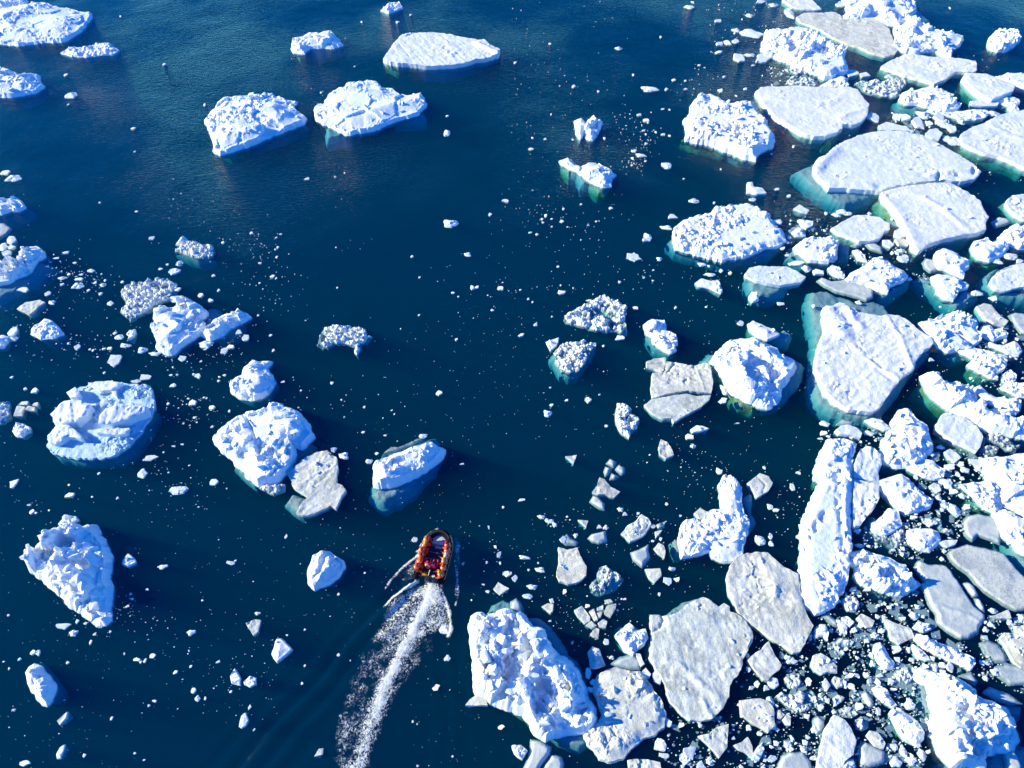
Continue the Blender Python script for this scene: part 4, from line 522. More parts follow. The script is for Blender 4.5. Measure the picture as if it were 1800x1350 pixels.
# ---------------------------------------------------------------- sea
def water_volume(s):
    v = s.n('ShaderNodeVolumeAbsorption'); v.inputs[0].default_value = (.0, .79, .91, 1); v.inputs[1].default_value = .60
    w = s.n('ShaderNodeVolumeScatter'); w.inputs[0].default_value = (.005, .74, .86, 1); w.inputs[1].default_value = .022; w.inputs['Anisotropy'].default_value = .0
    a = s.n('ShaderNodeAddShader'); s.l(v.outputs[0], a.inputs[0]); s.l(w.outputs[0], a.inputs[1]); s.l(a.outputs[0], s.out.inputs[1])
def sea_material():
    s = N('sea_water'); p = s.pos()
    m = s.n('ShaderNodeMapping'); s.l(p, m.inputs[0]); m.inputs['Rotation'].default_value = (0, 0, math.radians(-24)); m.inputs['Scale'].default_value = (.55, 1.5, 1)
    calm = s.mr(s.noise(p, .035, 3, .5), .35, .65)                       # wind patches
    rip = s.noise(m.outputs[0], 2.3, 5, .62, .4)
    fine = s.noise(m.outputs[0], 5.5, 3, .6)
    swell = s.noise(p, .12, 3, .5)
    h = s.math('ADD', s.math('MULTIPLY', rip, s.math('ADD', .55, s.math('MULTIPLY', calm, .8))), s.math('MULTIPLY', fine, .16))
    nrm = s.bump(h, .10, 1.0, s.bump(swell, .35))
    wind = s.n('ShaderNodeSeparateXYZ'); s.l(p, wind.inputs[0])                # the far water is ruffled by wind, the near water lies in the lee of the pack
    s.val(nrm.node.inputs['Strength'], s.math('MULTIPLY', s.mr(wind.outputs[1], 25.0, 85.0, .35, 1.0), s.math('ADD', .7, s.math('MULTIPLY', calm, .6))))
    dt = s.n('ShaderNodeVectorMath', operation='DOT_PRODUCT'); s.l(s.n('ShaderNodeNewGeometry').outputs['Incoming'], dt.inputs[0]); s.l(nrm, dt.inputs[1])
    fr = s.math('MULTIPLY_ADD', s.math('POWER', s.math('SUBTRACT', 1.0, s.math('ABSOLUTE', dt.outputs['Value'])), 5.0), .98, .02, True)   # water's reflectance by angle
    gl = s.n('ShaderNodeBsdfGlossy'); gl.inputs['Roughness'].default_value = .05; s.l(nrm, gl.inputs['Normal'])
    tr = s.n('ShaderNodeBsdfTransparent'); tr.inputs[0].default_value = (1, 1, 1, 1)
    df = s.n('ShaderNodeBsdfDiffuse'); s.l(s.mix(s.mr(s.noise(p, .06, 3, .5), .35, .65), (.0005, .050, .135), (.0008, .062, .150)), df.inputs[0]); s.l(nrm, df.inputs['Normal'])
    a = s.n('ShaderNodeMixShader'); a.inputs[0].default_value = .06; s.l(tr.outputs[0], a.inputs[1]); s.l(df.outputs[0], a.inputs[2])
    b = s.n('ShaderNodeMixShader'); s.l(fr, b.inputs[0]); s.l(a.outputs[0], b.inputs[1]); s.l(gl.outputs[0], b.inputs[2])
    s.l(b.outputs[0], s.out.inputs[0])
    water_volume(s)
    return s.m
def seabed_material():
    s = N('deep_water_floor'); p = s.pos(); s.bsdf(s.mix(s.noise(p, .1), (.004, .02, .04), (.006, .03, .05)), .9, .0)
    water_volume(s); return s.m
WAKE_AX = ground(np.array([(770, 990), (757, 1030), (748, 1060), (728, 1105), (700, 1160), (672, 1215), (655, 1265), (640, 1310), (612, 1370), (580, 1440)]))
def wake_height(P):
    """arms of the wake: trains of low waves on both sides of the track"""
    z = np.zeros(len(P))
    for apex, ang, amp, lam, width, nw in (((752, 985), (455, 1330), .20, 1.5, 5.0, 1), ((790, 985), (800, 1345), .07, 1.3, 3.0, 1)):
        a, b = ground(np.array([apex]))[0], ground(np.array([ang]))[0]
        t = (b - a) / np.linalg.norm(b - a); n = np.array([-t[1], t[0]])
        u = (P - a) @ t; w = (P - a) @ n
        wob = .25 * vnoise(u * .25, w * .3, 5)
        env = sm(u / 2.5) * np.exp(-u / 30.0) * np.exp(-((w - .2 * u * 0) / (.9 + .10 * np.maximum(u, 0))) ** 2)
        z += amp * env * np.cos((w + wob) * 2 * math.pi / lam)
    return z
def build_sea():
    xs = np.unique(np.concatenate([[-2500, -1200, -500, -220], np.arange(-130, 131, 2.0), np.arange(-34, 10, .22), [220, 500, 1200, 2500]]))
    ys = np.unique(np.concatenate([[-2500, -1000, -300, -60], np.arange(-20, 160, 2.0), np.arange(5, 36, .22), [220, 500, 1200, 3000]]))
    X, Y = np.meshgrid(xs, ys); P = np.stack([X.ravel(), Y.ravel()], 1)
    z = wake_height(P) + .012 * fbm(P[:, 0] * .5, P[:, 1] * .5, 3)
    edge = (np.abs(P[:, 0]) > 2000) | (P[:, 1] < -2000) | (P[:, 1] > 2500); z[edge] = 0
    nx, ny = len(xs), len(ys)
    I = np.arange(nx * ny).reshape(ny, nx)
    q = np.stack([I[:-1, :-1], I[:-1, 1:], I[1:, 1:], I[1:, :-1]], -1).reshape(-1, 4)
    V = np.column_stack([P, z]); f = q.tolist(); nf = len(f)
    rim = np.concatenate([I[0, :], I[1:, -1], I[-1, -2::-1], I[-2:0:-1, 0]])
    low = V[rim].copy(); low[:, 2] = -25; b = len(V); k = len(rim)
    V = np.vstack([V, low])
    f += [(rim[i], b + i, b + (i + 1) % k, rim[(i + 1) % k]) for i in range(k)] + [tuple(b + i for i in range(k))[::-1]]
    idx = np.ones(len(f), int); idx[:nf] = 0
    o = link('sea', mesh('sea', V, f, (sea_material(), seabed_material()), 180, idx)); tag(o, kind='structure')
build_sea()

# ---------------------------------------------------------------- ice builder
RNG = random.Random(7)
def ice_shape(outline, h, kind, seed, k, dz=0.0):
    """outline: plan in metres. Returns vertices, faces, sampler of the top height, plan area"""
    P = outline.copy()
    x, y = P[:, 0], P[:, 1]
    A = .5 * float((x * np.roll(y, -1) - np.roll(x, -1) * y).sum())
    if A < 0: P = P[::-1]; A = -A
    gs = k['gs']; gs = max(gs, math.sqrt(A / 8000.0))
    size = math.sqrt(A)
    # fractal edge
    pts = []
    n = len(P)
    for i in range(n):
        a, b = P[i], P[(i + 1) % n]; m = max(1, int(round(np.linalg.norm(b - a) / (gs * 1.1))))
        for j in range(m): pts.append(a + (b - a) * j / m)
    Q = np.array(pts)
    t = np.roll(Q, -1, 0) - np.roll(Q, 1, 0); t /= np.maximum(np.linalg.norm(t, axis=1, keepdims=True), 1e-9)
    nr = np.stack([t[:, 1], -t[:, 0]], 1)
    jag = k.get('jag', {'flat': .016, 'rough': .030, 'berg': .028, 'slush': .034, 'grey': .020, 'shelf': .05}[kind]) * size + .02
    jag = min(jag, .34)
    q = Q + nr * (jag * (fbm(Q[:, 0] / (.22 * size + .4), Q[:, 1] / (.22 * size + .4), seed, 5) * .6 + .8 * fbm(Q[:, 0] * 2.6, Q[:, 1] * 2.6, seed + 9, 3)))[:, None]
    Q = q
    # interior
    lo, hi = Q.min(0), Q.max(0)
    gx = np.arange(lo[0], hi[0], gs); gy = np.arange(lo[1], hi[1], gs * .87)
    G = np.stack(np.meshgrid(gx, gy), -1); G[1::2, :, 0] += gs * .5; G = G.reshape(-1, 2)
    G = G + (np.stack([hash2(np.arange(len(G)), np.zeros(len(G)), seed), hash2(np.arange(len(G)), np.ones(len(G)), seed)], 1) - .5) * gs * .5
    if len(G):
        G = G[inside(G, Q)]
    if len(G):
        G = G[line_dist(G, np.vstack([Q, Q[:1]])) > gs * .5]
    allp = np.vstack([Q, G]) if len(G) else Q
    m = len(Q)
    V2, E, Fc, *_ = delaunay_2d_cdt([Vector((float(a), float(b))) for a, b in allp], [(i, (i + 1) % m) for i in range(m)], [], 1, 1e-5)
    V2 = np.array([(v.x, v.y) for v in V2]); Fc = [f for f in Fc]
    d = line_dist(V2, np.vstack([Q, Q[:1]])); X, Y = V2[:, 0], V2[:, 1]
    inner = max(float(d.max()), .1); amp = k.get('amp', 1.0) * (.65 + .5 * ((seed * .618) % 1.0))
    if kind == 'flat':
        mm, _ = blocky(X, Y, .8, seed + 40)
        patch = sm(fbm(X / 2.0, Y / 2.0, seed + 3) * 1.6 + .1)
        z = h * (.93 + .07 * sm(d / .2)) + amp * (.07 * fbm(X / 2.4, Y / 2.4, seed) + .05 * fbm(X / .55, Y / .55, seed + 1) + .05 * vnoise(X / .19, Y / .19, seed + 2) * (.15 + patch) + .07 * mm * patch ** 2)
        ca, sa = math.cos(seed * 1.7), math.sin(seed * 1.7)
        z = z + amp * .055 * fbm((X * ca + Y * sa) / .34 + fbm(X / 1.5, Y / 1.5, seed + 6), (Y * ca - X * sa) / 2.6, seed + 7, 3)
        z = z + .05 * np.exp(-(d / .25) ** 2) * (fbm(X * 2, Y * 2, seed + 8) + .4)
        fl, ww = .05 * h + .02, .5
    elif kind == 'rough':
        mk = sm(fbm(X / 2.6, Y / 2.6, seed) * 2.4 + .50)
        a, ja = blocky(X, Y, 1.05, seed + 5); b, jb = blocky(X, Y, .5, seed + 15); c, jc = blocky(X, Y, .26, seed + 25)
        z = h * (.46 + .40 * sm(d / .7)) + amp * min(h, 1.0) * mk * (.46 * a * ja + .36 * b * jb + .15 * c) + .04 * fbm(X / .4, Y / .4, seed)
        z = np.maximum(z, .10 * h + .03)
        fl, ww = .16 * h + .03, .5
    elif kind == 'berg':
        mk = sm(fbm(X / 2.4, Y / 2.4, seed) * 2.6 + .30)
        a, ja = blocky(X + .4 * fbm(X, Y, seed), Y, max(1.0, min(2.6, size * .28)), seed + 5); b, jb = blocky(X, Y, .62, seed + 15); c, jc = blocky(X, Y, .28, seed + 25)
        z = h * (.36 + .40 * sm(d / (.5 * inner + .15))) + amp * h * (.34 * a) + amp * min(h, 1.2) * mk * (.26 * b * jb + .10 * c * jc) + .03 * fbm(X / .5, Y / .5, seed)
        z = np.maximum(z, .10 * h + .03)
        if k.get('mix'): z = z * .6 + .4 * h * .8
        fl, ww = .28 * h + .03, .6
    elif kind == 'slush':
        a, ja = blocky(X, Y, .50, seed + 5); b, jb = blocky(X, Y, .24, seed + 15)
        hole = fbm(X / 1.1, Y / 1.1, seed)
        z = h * (.35 + .35 * sm(d / .4)) + (.10 + .25 * h) * a * ja + (.05 + .14 * h) * b + .12 * hole - .10 * sm((.12 - d) / .12) - (.16 + .3 * h) * sm((-hole - .22) * 5) - .10 * (1 - ja)
        fl, ww = .05, .3
    elif kind == 'grey':
        z = h * sm(d / .25) - .05 * sm((.3 - d) / .3) + .045 * fbm(X / 1.3, Y / 1.3, seed) + .02 * fbm(X / .4, Y / .4, seed + 2)
        fl, ww = .03, .15
    else:                                                                     # a shelf under the water
        a, ja = blocky(X, Y, .8, seed + 5)
        z = -h - .70 * (1 - sm(d / min(.8, .6 * inner + .05))) ** 2 + .09 * fbm(X / .6, Y / .6, seed) + .05 * a * ja + .15 * fbm(X / 2.0, Y / 2.0, seed + 4)
        z = np.minimum(z, -.05); fl, ww = .05, .8
    for (rh, rw, L) in k.get('ridges', ()):
        dd = line_dist(V2, L) + .25 * rw * fbm(X / .8, Y / .8, seed + 31)
        g = np.exp(-(np.maximum(dd, 0) / rw) ** 2)
        if rh > 0 and kind != 'flat':
            b, jb = blocky(X, Y, .7, seed + 33); g = g * (.75 + .35 * b * jb)
        z = z + rh * g
    for (pd, c, ax) in k.get('pits', ()):
        u = (V2 - c) @ np.linalg.inv(np.array(ax)); rr = np.hypot(u[:, 0], u[:, 1]) + .35 * fbm(X / .7, Y / .7, seed + 41)
        s_ = 1 - sm((rr - .55) / .55)
        z = z - pd * s_ if kind == 'slush' else np.maximum(z - pd * s_, np.minimum(z, .16 * h + .08))
    if k.get('tilt'):
        cx = V2.mean(0); z = z + k['tilt'] * ((X - cx[0]) * .8 - (Y - cx[1]) * .5) / max(size, .1)
    z = z + dz
    # walls down through the water line
    cnt = {}
    for f in Fc:
        for i in range(3):
            e = (f[i], f[(i + 1) % 3]); key = (min(e), max(e)); cnt.setdefault(key, []).append(e)
    be = [v[0] for v in cnt.values() if len(v) == 1]
    nrm = {}
    for a, b in be:
        e = V2[b] - V2[a]; e = np.array([e[1], -e[0]]); L = np.linalg.norm(e)
        if L > 0:
            for i in (a, b): nrm[i] = nrm.get(i, 0) + e / L
    bi = list(nrm); pos = {v: i for i, v in enumerate(bi)}
    B = V2[bi]; Nn = np.array([nrm[i] for i in bi]); Nn /= np.maximum(np.linalg.norm(Nn, axis=1, keepdims=True), .3)
    zr = z[bi]
    wob = fbm(B[:, 0] / .5, B[:, 1] / .5, seed + 51)
    if kind == 'shelf': rings = [(fl, zr - .5), (-.1, zr - 1.2)]
    elif kind in ('grey', 'slush'): rings = [(fl + .05 * wob, np.minimum(zr - .06, -.04)), (.02, np.minimum(zr, 0) - ww)]
    else: rings = [(fl * .45 + .10 * h * wob, zr * .5), (fl + .12 * h * wob, np.full(len(B), .0)), (fl - .04 + .12 * wob, np.full(len(B), -.28)), (-.20, np.full(len(B), -.28 - ww))]
    V = [np.column_stack([V2, z])]; Fs = [tuple(f) for f in Fc]; base = len(V2); prev = {v: v for v in bi}
    for off, zz in rings:
        V.append(np.column_stack([B + Nn * np.asarray(off).reshape(-1, 1) if np.ndim(off) else B + Nn * off, zz]))
        cur = {v: base + pos[v] for v in bi}
        Fs += [(prev[b], prev[a], cur[a], cur[b]) for a, b in be]
        prev = cur; base += len(B)
    return np.vstack(V), Fs, V2, z, d, A

VARM = []
def block_meshes():
    for i in range(14):
        r = random.Random(100 + i); bm = bmesh.new()
        sx, sy, sz = 1.0, r.uniform(.55, .95), r.uniform(.30, .62)
        for j in range(r.choice((8, 9, 10, 12))):
            v = Vector((r.uniform(-1, 1), r.uniform(-1, 1), r.uniform(-1, 1))); m = max(abs(v.x), abs(v.y), abs(v.z)); v /= m
            bm.verts.new((v.x * sx * .5 * r.uniform(.75, 1), v.y * sy * .5 * r.uniform(.75, 1), v.z * sz * .5))
        bmesh.ops.convex_hull(bm, input=bm.verts)
        for v in [v for v in bm.verts if not v.link_faces]: bm.verts.remove(v)
        VARM.append(bm_mesh('ice_block', bm, (MAT['rough'],)))
block_meshes()

POLYS = []      # photo outlines, for the brash to keep clear of
LANDMARKS = []  # (short phrase, photo centre)
def matkey(kind, tone):
    if kind == 'flat': return 'dull' if tone == 'd' else 'snow'
    if kind == 'rough': return 'dull' if tone == 'd' else 'rough'
    if kind == 'berg': return 'berg'
    if kind == 'grey': return 'grey'
    return 'slush' + (tone or 'l')
NAMES = {'flat': ('ice_floe', 'ice floe', 'flat ice floes'), 'rough': ('hummocked_floe', 'ice floe', 'rough hummocked floes'), 'berg': ('iceberg', 'iceberg', 'small icebergs'),
         'slush': ('slush_floe', 'slush floe', 'rafts of slush'), 'grey': ('thin_ice', 'thin ice', 'thin grey ice plates')}
def build_floe(i, spec):
    kind, crop, h, pts, label, lm, o = spec
    px = to_px(crop, pts); c = px.mean(0); m = mpp(c)
    POLYS.append(px)
    if lm: LANDMARKS.append((lm, c))
    if kind == 'flat': h *= .78
    zt = h * (.95 if kind in ('flat', 'rough') else .6 if kind == 'berg' else .4)
    plan = ground(px, zt)
    conv = lambda s: ground(to_px(crop, s), zt)
    gs = min(max(1.15 * 1.76 * m, .105), .30)
    k = {'gs': gs, 'mix': o.get('mix')}
    if 'amp' in o: k['amp'] = o['amp']
    k['ridges'] = [(a, w, conv(L)) for a, w, L in o.get('r', ())]
    pits = []
    for pd, x, y, rx, ry in o.get('p', ()):
        q = ground(to_px(crop, [(x, y), (x + rx, y), (x, y + ry)]), zt); pits.append((pd, q[0], [q[1] - q[0], q[2] - q[0]]))
    k['pits'] = pits
    seed = 1000 + 61 * i
    V, Fs, V2, z, d, A = ice_shape(plan, h, kind, seed, k)
    org = np.array([*V2.mean(0), 0.0])
    nm, cat, grp = NAMES[kind]
    mat = MAT[o.get('mat') or matkey(kind, o.get('tone'))]
    me = mesh(nm, V - org, Fs, (mat,), 180 if kind in ('grey',) else 38 if kind == 'flat' else 13)
    ob = link(nm, me, None, org); tag(ob, label, cat, o.get('g', grp))
    for j, (dep, tone, L) in enumerate(o.get('s', ())):
        dep *= .80; sp = ground(to_px(crop, L), -dep)
        sv, sf, *_ = ice_shape(sp, dep, 'shelf', seed + 7 + j, {'gs': max(gs, .16)})
        link('submerged_shelf', mesh('submerged_shelf', sv - org, sf, (MAT['shelf' + tone],), 40), ob)
    for (sh, L, tilt, what) in o.get('slabs', ()):
        sp = ground(to_px(crop, L), sh * .8)
        sv, sf, *_ = ice_shape(sp, sh, 'flat', seed + 77 + int(sh * 100), {'gs': gs, 'tilt': tilt, 'jag': .015, 'amp': 1.6})
        so = link('ice_slab', mesh('ice_slab', sv - org, sf, (MAT['berg'],), 30), ob)
    r = random.Random(seed); nb = int(o.get('b', 0) * (1.5 if kind != 'flat' else 1.0))
    if nb:
        ok = np.where((d > .22) & (z > .12))[0]
        if len(ok):
            w = np.array([.15 + max(0.0, fbm(np.array([V2[q, 0] / 2.]), np.array([V2[q, 1] / 2.]), seed + 3)[0] + .3) for q in ok]) if len(ok) < 4000 else np.ones(len(ok))
            sc = min(1.0, .3 + math.sqrt(A) / 9.0)
            for q in r.choices(list(ok), weights=list(w), k=nb):
                s_ = (r.uniform(.35, .95) if kind != 'flat' else r.uniform(.3, .7)) * sc * (1.25 if kind == 'berg' else 1.0)
                s_ = max(s_, 3.5 * m); s_ = min(s_, d[q] * 2.2 + .15)
                b = link('ice_block', VARM[r.randrange(len(VARM))], ob, (V2[q, 0] - org[0], V2[q, 1] - org[1], z[q] + .10 * s_))
                b.rotation_euler = (r.uniform(-.5, .5), r.uniform(-.5, .5), r.uniform(0, 6.28)); b.scale = (s_, s_ * r.uniform(.8, 1.1), s_ * r.uniform(.7, 1.2))
    return ob
for i, sp in enumerate(FL): build_floe(i, sp)
print('floes', len(FL), 'at', round(time.time() - T0, 1))

# ---------------------------------------------------------------- chunks
def chunk_mesh(seed, n=None):
    r = random.Random(seed); n = n or r.choice((6, 7, 8, 9)); a0 = r.uniform(0, 6)
    ang = [a0 + 2 * math.pi * (i + r.uniform(-.28, .28)) / n for i in range(n)]
    rad = [r.uniform(.50, 1.15) for _ in range(n)]
    tx, ty = r.uniform(-.3, .3), r.uniform(-.3, .3)
    V, F_ = [], []
    for z, s in ((1.0, .82), (.80, .97), (.0, 1.0), (-.9, .85)):
        for a, q in zip(ang, rad):
            x, y = math.cos(a) * q * s, math.sin(a) * q * s
            V.append((x, y, z + (tx * x + ty * y + r.uniform(-.14, .14) if z > .5 else 0)))
    V.append((r.uniform(-.2, .2), r.uniform(-.2, .2), 1.0 + r.uniform(-.05, .12)))
    for i in range(n):
        j = (i + 1) % n; F_.append((i, j, 4 * n))
        for k in range(3): F_.append((k * n + j, k * n + i, (k + 1) * n + i, (k + 1) * n + j))
    F_ = [tuple(f) for f in F_]
    return V, F_
def lump_mesh(seed):
    """an irregular broken lump about two metres across, scaled down where it floats"""
    r = random.Random(seed); n = r.randint(6, 10); a0 = r.uniform(0, 6)
    P = np.array([(math.cos(a0 + 6.283 * (i + r.uniform(-.3, .3)) / n) * q, math.sin(a0 + 6.283 * (i + r.uniform(-.3, .3)) / n) * q) for i, q in ((i, r.uniform(.55, 1.12)) for i in range(n))])
    kd = r.choice(('rough', 'berg', 'flat', 'flat')); V, F_, *_ = ice_shape(P, .8 if kd != 'flat' else .6, kd, seed, {'gs': .17, 'jag': .09, 'amp': 1.0, 'tilt': r.uniform(-.5, .5)})
    V[:, 2] = np.where(V[:, 2] > 0, V[:, 2] / .95, V[:, 2])
    return mesh('ice_chunk', V, F_, (MAT['chunk'],), 25)
CM = [lump_mesh(500 + 7 * i) for i in range(20)]
chunks = []
for crop, s in CH.items():
    for cx, cy, w, h in np.array(s.split(), float).reshape(-1, 4):
        chunks.append((to_px(crop, [(cx, cy)])[0], w / 3.9935, h / 3.9935))
chunks.sort(key=lambda c: -c[1] * c[2])
NCH = 290
def sector(dv):
    a = math.degrees(math.atan2(-dv[1], dv[0])) % 360
    return ('right of', 'above and right of', 'above', 'above and left of', 'left of', 'below and left of', 'below', 'below and right of')[int((a + 22.5) // 45) % 8]
taken = {}
LMC = np.array([c for _, c in LANDMARKS])
chunk_label = {}
ORD = ('', 'second ', 'third ', 'fourth ')
cand = []
for i, (c, w, h) in enumerate(chunks[:NCH]):
    dd = np.hypot(*(LMC - c).T)
    for j in np.argsort(dd)[:6]: cand.append((dd[j], i, int(j), sector(c - LMC[j])))
cand.sort(key=lambda q: q[0])
def shape_word(w, h):
    return 'long' if w > 2.1 * h else 'tall' if h > 1.25 * w else 'broad' if w > 13 else 'small' if w > 7.5 else 'tiny'
for dd, i, j, sct in cand:
    if i in chunk_label: continue
    nth = taken.get((j, sct), 0)
    if nth == 0:
        taken[(j, sct)] = 1
        chunk_label[i] = f"{shape_word(*chunks[i][1:])} white ice chunk closest {sct} the {LANDMARKS[j][0]}"
for dd, i, j, sct in cand:
    if i in chunk_label: continue
    nth = taken[(j, sct)]
    if nth < 4:
        taken[(j, sct)] = nth + 1
        chunk_label[i] = f"{shape_word(*chunks[i][1:])} white ice chunk, {ORD[nth]}closest {sct} the {LANDMARKS[j][0]}"
small = []
for i, (c, w, h) in enumerate(chunks):
    g = ground([c])[0]; m = mpp(c); el = math.atan2(CAMH, np.linalg.norm(g))
    if i >= NCH: small.append((c, w, h)); continue
    r = random.Random(3000 + i)
    sx = w * m * .55; sy = max(h * m / math.sin(el) * .46, sx * .35); hz = min(.16 + .22 * min(sx, sy), .5) * r.uniform(.7, 1.15)
    o = link('ice_chunk', CM[i % 20], None, (g[0], g[1], 0)); o.scale = (sx, sy, hz); o.rotation_euler = (0, 0, r.choice((0, math.pi)) + r.uniform(-.12, .12))
    tag(o, chunk_label.get(i, "white ice chunk floating free between the other floes"), 'ice chunk', 'ice chunks')

# ---------------------------------------------------------------- brash ice
BV, BF_, bn, BM = [], [], 0, []
TM = [(np.array(v), f) for v, f in (chunk_mesh(900 + i, 5) for i in range(8))]
PB = [(p.min(0), p.max(0), p) for p in POLYS]
def clear_of_floes(P, pad=0.0):
    ok = np.ones(len(P), bool)
    for lo, hi, p in PB:
        q = np.where(ok & (P[:, 0] > lo[0]) & (P[:, 0] < hi[0]) & (P[:, 1] > lo[1]) & (P[:, 1] < hi[1]))[0]
        if len(q): ok[q[inside(P[q], p)]] = False
    return ok
rs = np.random.RandomState(5)
bp = [];  bw = []
for c, w, h in small: bp.append(c); bw.append((w, h))
for row in np.array(CL.split(), float).reshape(-1, 6):
    n = int(row[4]); P = row[:2] + rs.normal(0, .55, (n, 2)) * row[2:4]; s = 1.3 + rs.pareto(2.2, n) * .9; s = np.clip(s, 1.2, row[5] * 1.6)
    for p, q in zip(P[clear_of_floes(P)], s): bp.append(p); bw.append((q, q * .62))
n_cl = len(bp)
for poly, n, mx in BR:
    pl = np.array(poly.split(), float).reshape(-1, 2); lo, hi = pl.min(0), pl.max(0)
    P = lo + rs.rand(n * 3, 2) * (hi - lo); P = P[inside(P, pl)][:n]; P = P[clear_of_floes(P)]
    dens = fbm(P[:, 0] / 26., P[:, 1] / 26., 77); P = P[dens > -.16 - .1 * rs.rand(len(P))]
    s = np.clip(1.7 + rs.pareto(1.5, len(P)) * 1.7, 1.5, mx * 1.7)
    for p, q in zip(P, s): bp.append(p); bw.append((q, q * rs.uniform(.5, .85)))
n_br = len(bp)
P = rs.rand(4600, 2) * np.array([1840, 1390]) - 20
dens = fbm(P[:, 0] / 150., P[:, 1] / 120., 21) + .25 * (P[:, 1] > 420) - .35 * ((P[:, 1] < 330) & (P[:, 0] < 900))
P = P[(dens * 1.8 + rs.rand(len(P)) * .45 > .42)]; P = P[clear_of_floes(P)]
for p, q in zip(P, np.clip(.9 + rs.pareto(2.6, len(P)) * .6, .8, 3.6)): bp.append(p); bw.append((q, q * .6))
bp = np.array(bp); G = ground(bp)
for i in range(len(bp)):
    m = mpp(bp[i]); w, h = bw[i]; v, f = TM[i % 8]
    el = math.atan2(CAMH, np.linalg.norm(G[i])); a = rs.uniform(-.5, .5) + (math.pi if i % 2 else 0)
    sx = w * m * .55; sy = max(h * m / math.sin(el) * .5, sx * .4); hz = (.04 + .22 * min(sx, sy)) * rs.uniform(.6, 1.3)
    ca, sa = math.cos(a), math.sin(a); q = v * (sx, sy, hz)
    grey = i >= n_cl and i < n_br and rs.rand() < .45
    if grey: q[:, 2] = q[:, 2] * .3 - .09; q[:, 0] *= 1.9; q[:, 1] *= 1.9
    BM += [int(grey)] * len(f)
    BV.append(np.column_stack([q[:, 0] * ca - q[:, 1] * sa + G[i, 0], q[:, 0] * sa + q[:, 1] * ca + G[i, 1], q[:, 2]]))
    BF_ += [tuple(int(x) + bn for x in t) for t in f]; bn += len(v)
o = link('brash_ice', mesh('brash_ice', np.vstack(BV), BF_, (MAT['chunk'], MAT['grey']), None, BM)); tag(o, 'countless tiny crumbs of white brash ice scattered over the water', kind='stuff')
print('brash', len(bp), 'at', round(time.time() - T0, 1))
# ---------------------------------------------------------------- the boat
BOW, STERN = ground(np.array([(777, 934)]), .55)[0], ground(np.array([(752, 1022)]), .35)[0]
BC = (BOW + STERN) / 2; BL = float(np.linalg.norm(BOW - STERN)); HEAD = math.atan2(-(BOW - STERN)[0], (BOW - STERN)[1])
print('boat length', BL)
M_tube = plain('black_rubber', (.010, .014, .022), .9, .05)
M_trim = plain('ochre_rubber', (.09, .08, .06), .6, .2)
M_deck = plain('navy_deck', (.020, .035, .085), .55, .35)
M_alu = plain('grey_metal', (.40, .44, .48), .4, .5, Metallic=.6)
M_cover = plain('pale_cover', (.62, .64, .70), .7, .2)
M_cowl = plain('dark_cowl', (.03, .03, .035), .3, .5)
M_white = plain('white_plastic', (.78, .78, .76), .4, .4)
M_tank = plain('ochre_plastic', (.50, .30, .03), .45, .4)
M_rope = plain('pale_rope', (.50, .48, .42), .8, .2)
boat = bpy.data.objects.new('inflatable_boat', None); COL.objects.link(boat)
boat.location = (BC[0], BC[1], .05); boat.rotation_euler = (math.radians(2.5), 0, HEAD); boat.scale = (1.13, BL / 5.4, 1)
tag(boat, 'black rigid inflatable boat full of people in orange, speeding through dark open water', 'boat')
def sweep(bm, path, rad, n=14, caps=True):
    """tube of radius rad (one per point) along path"""
    path = [Vector(p) for p in path]; rad = rad if hasattr(rad, '__len__') else [rad] * len(path)
    rings = []
    for i, p in enumerate(path):
        t = (path[min(i + 1, len(path) - 1)] - path[max(i - 1, 0)]).normalized()
        s = t.cross(Vector((0, 0, 1)));  s = s.normalized() if s.length > 1e-4 else Vector((1, 0, 0)); u = s.cross(t)
        rings.append([bm.verts.new(p + rad[i] * (math.cos(a) * s + math.sin(a) * u)) for a in (2 * math.pi * j / n for j in range(n))])
    for a, b in zip(rings, rings[1:]):
        for j in range(n): bm.faces.new((a[j], a[(j + 1) % n], b[(j + 1) % n], b[j]))
    if caps: bm.faces.new(rings[0][::-1]); bm.faces.new(rings[-1])
def catmull(pts, m=6):
    P = [Vector(p) for p in pts]; P = [2 * P[0] - P[1]] + P + [2 * P[-1] - P[-2]]; out = []
    for i in range(1, len(P) - 2):
        for j in range(m):
            t = j / m; a, b, c, d = P[i - 1:i + 3]
            out.append(.5 * ((2 * b) + (c - a) * t + (2 * a - 5 * b + 4 * c - d) * t * t + (3 * b - a - 3 * c + d) * t ** 3))
    return out + [P[-2]]
def box(bm, c, s, rot=None, bevel=0.0):
    g = bmesh.ops.create_cube(bm, size=1.0)['verts']
    mt = Matrix.Translation(c) @ (rot.to_4x4() if rot else Matrix()) @ Matrix.Diagonal((*s, 1)); bmesh.ops.transform(bm, matrix=mt, verts=g)
    if bevel: bmesh.ops.bevel(bm, geom=list({e for v in g for e in v.link_edges}), offset=bevel, segments=2, affect='EDGES', profile=.7)
half = [(.96, -2.72, .36), (.97, -2.0, .36), (.98, -1.0, .36), (.98, .0, .38), (.96, .8, .46), (.86, 1.5, .48), (.62, 2.12, .56), (.30, 2.44, .62), (0, 2.52, .64)]
full = catmull([(-x, y, z) for x, y, z in half] + [(x, y, z) for x, y, z in half[-2::-1]])
bm = bmesh.new(); R = [.27] * len(full); R[0] = R[-1] = .05; R[1] = R[-2] = .16; R[2] = R[-3] = .23
sweep(bm, full, R, 16); link('inflatable_tube', bm_mesh('inflatable_tube', bm, (M_tube,), 60), boat)
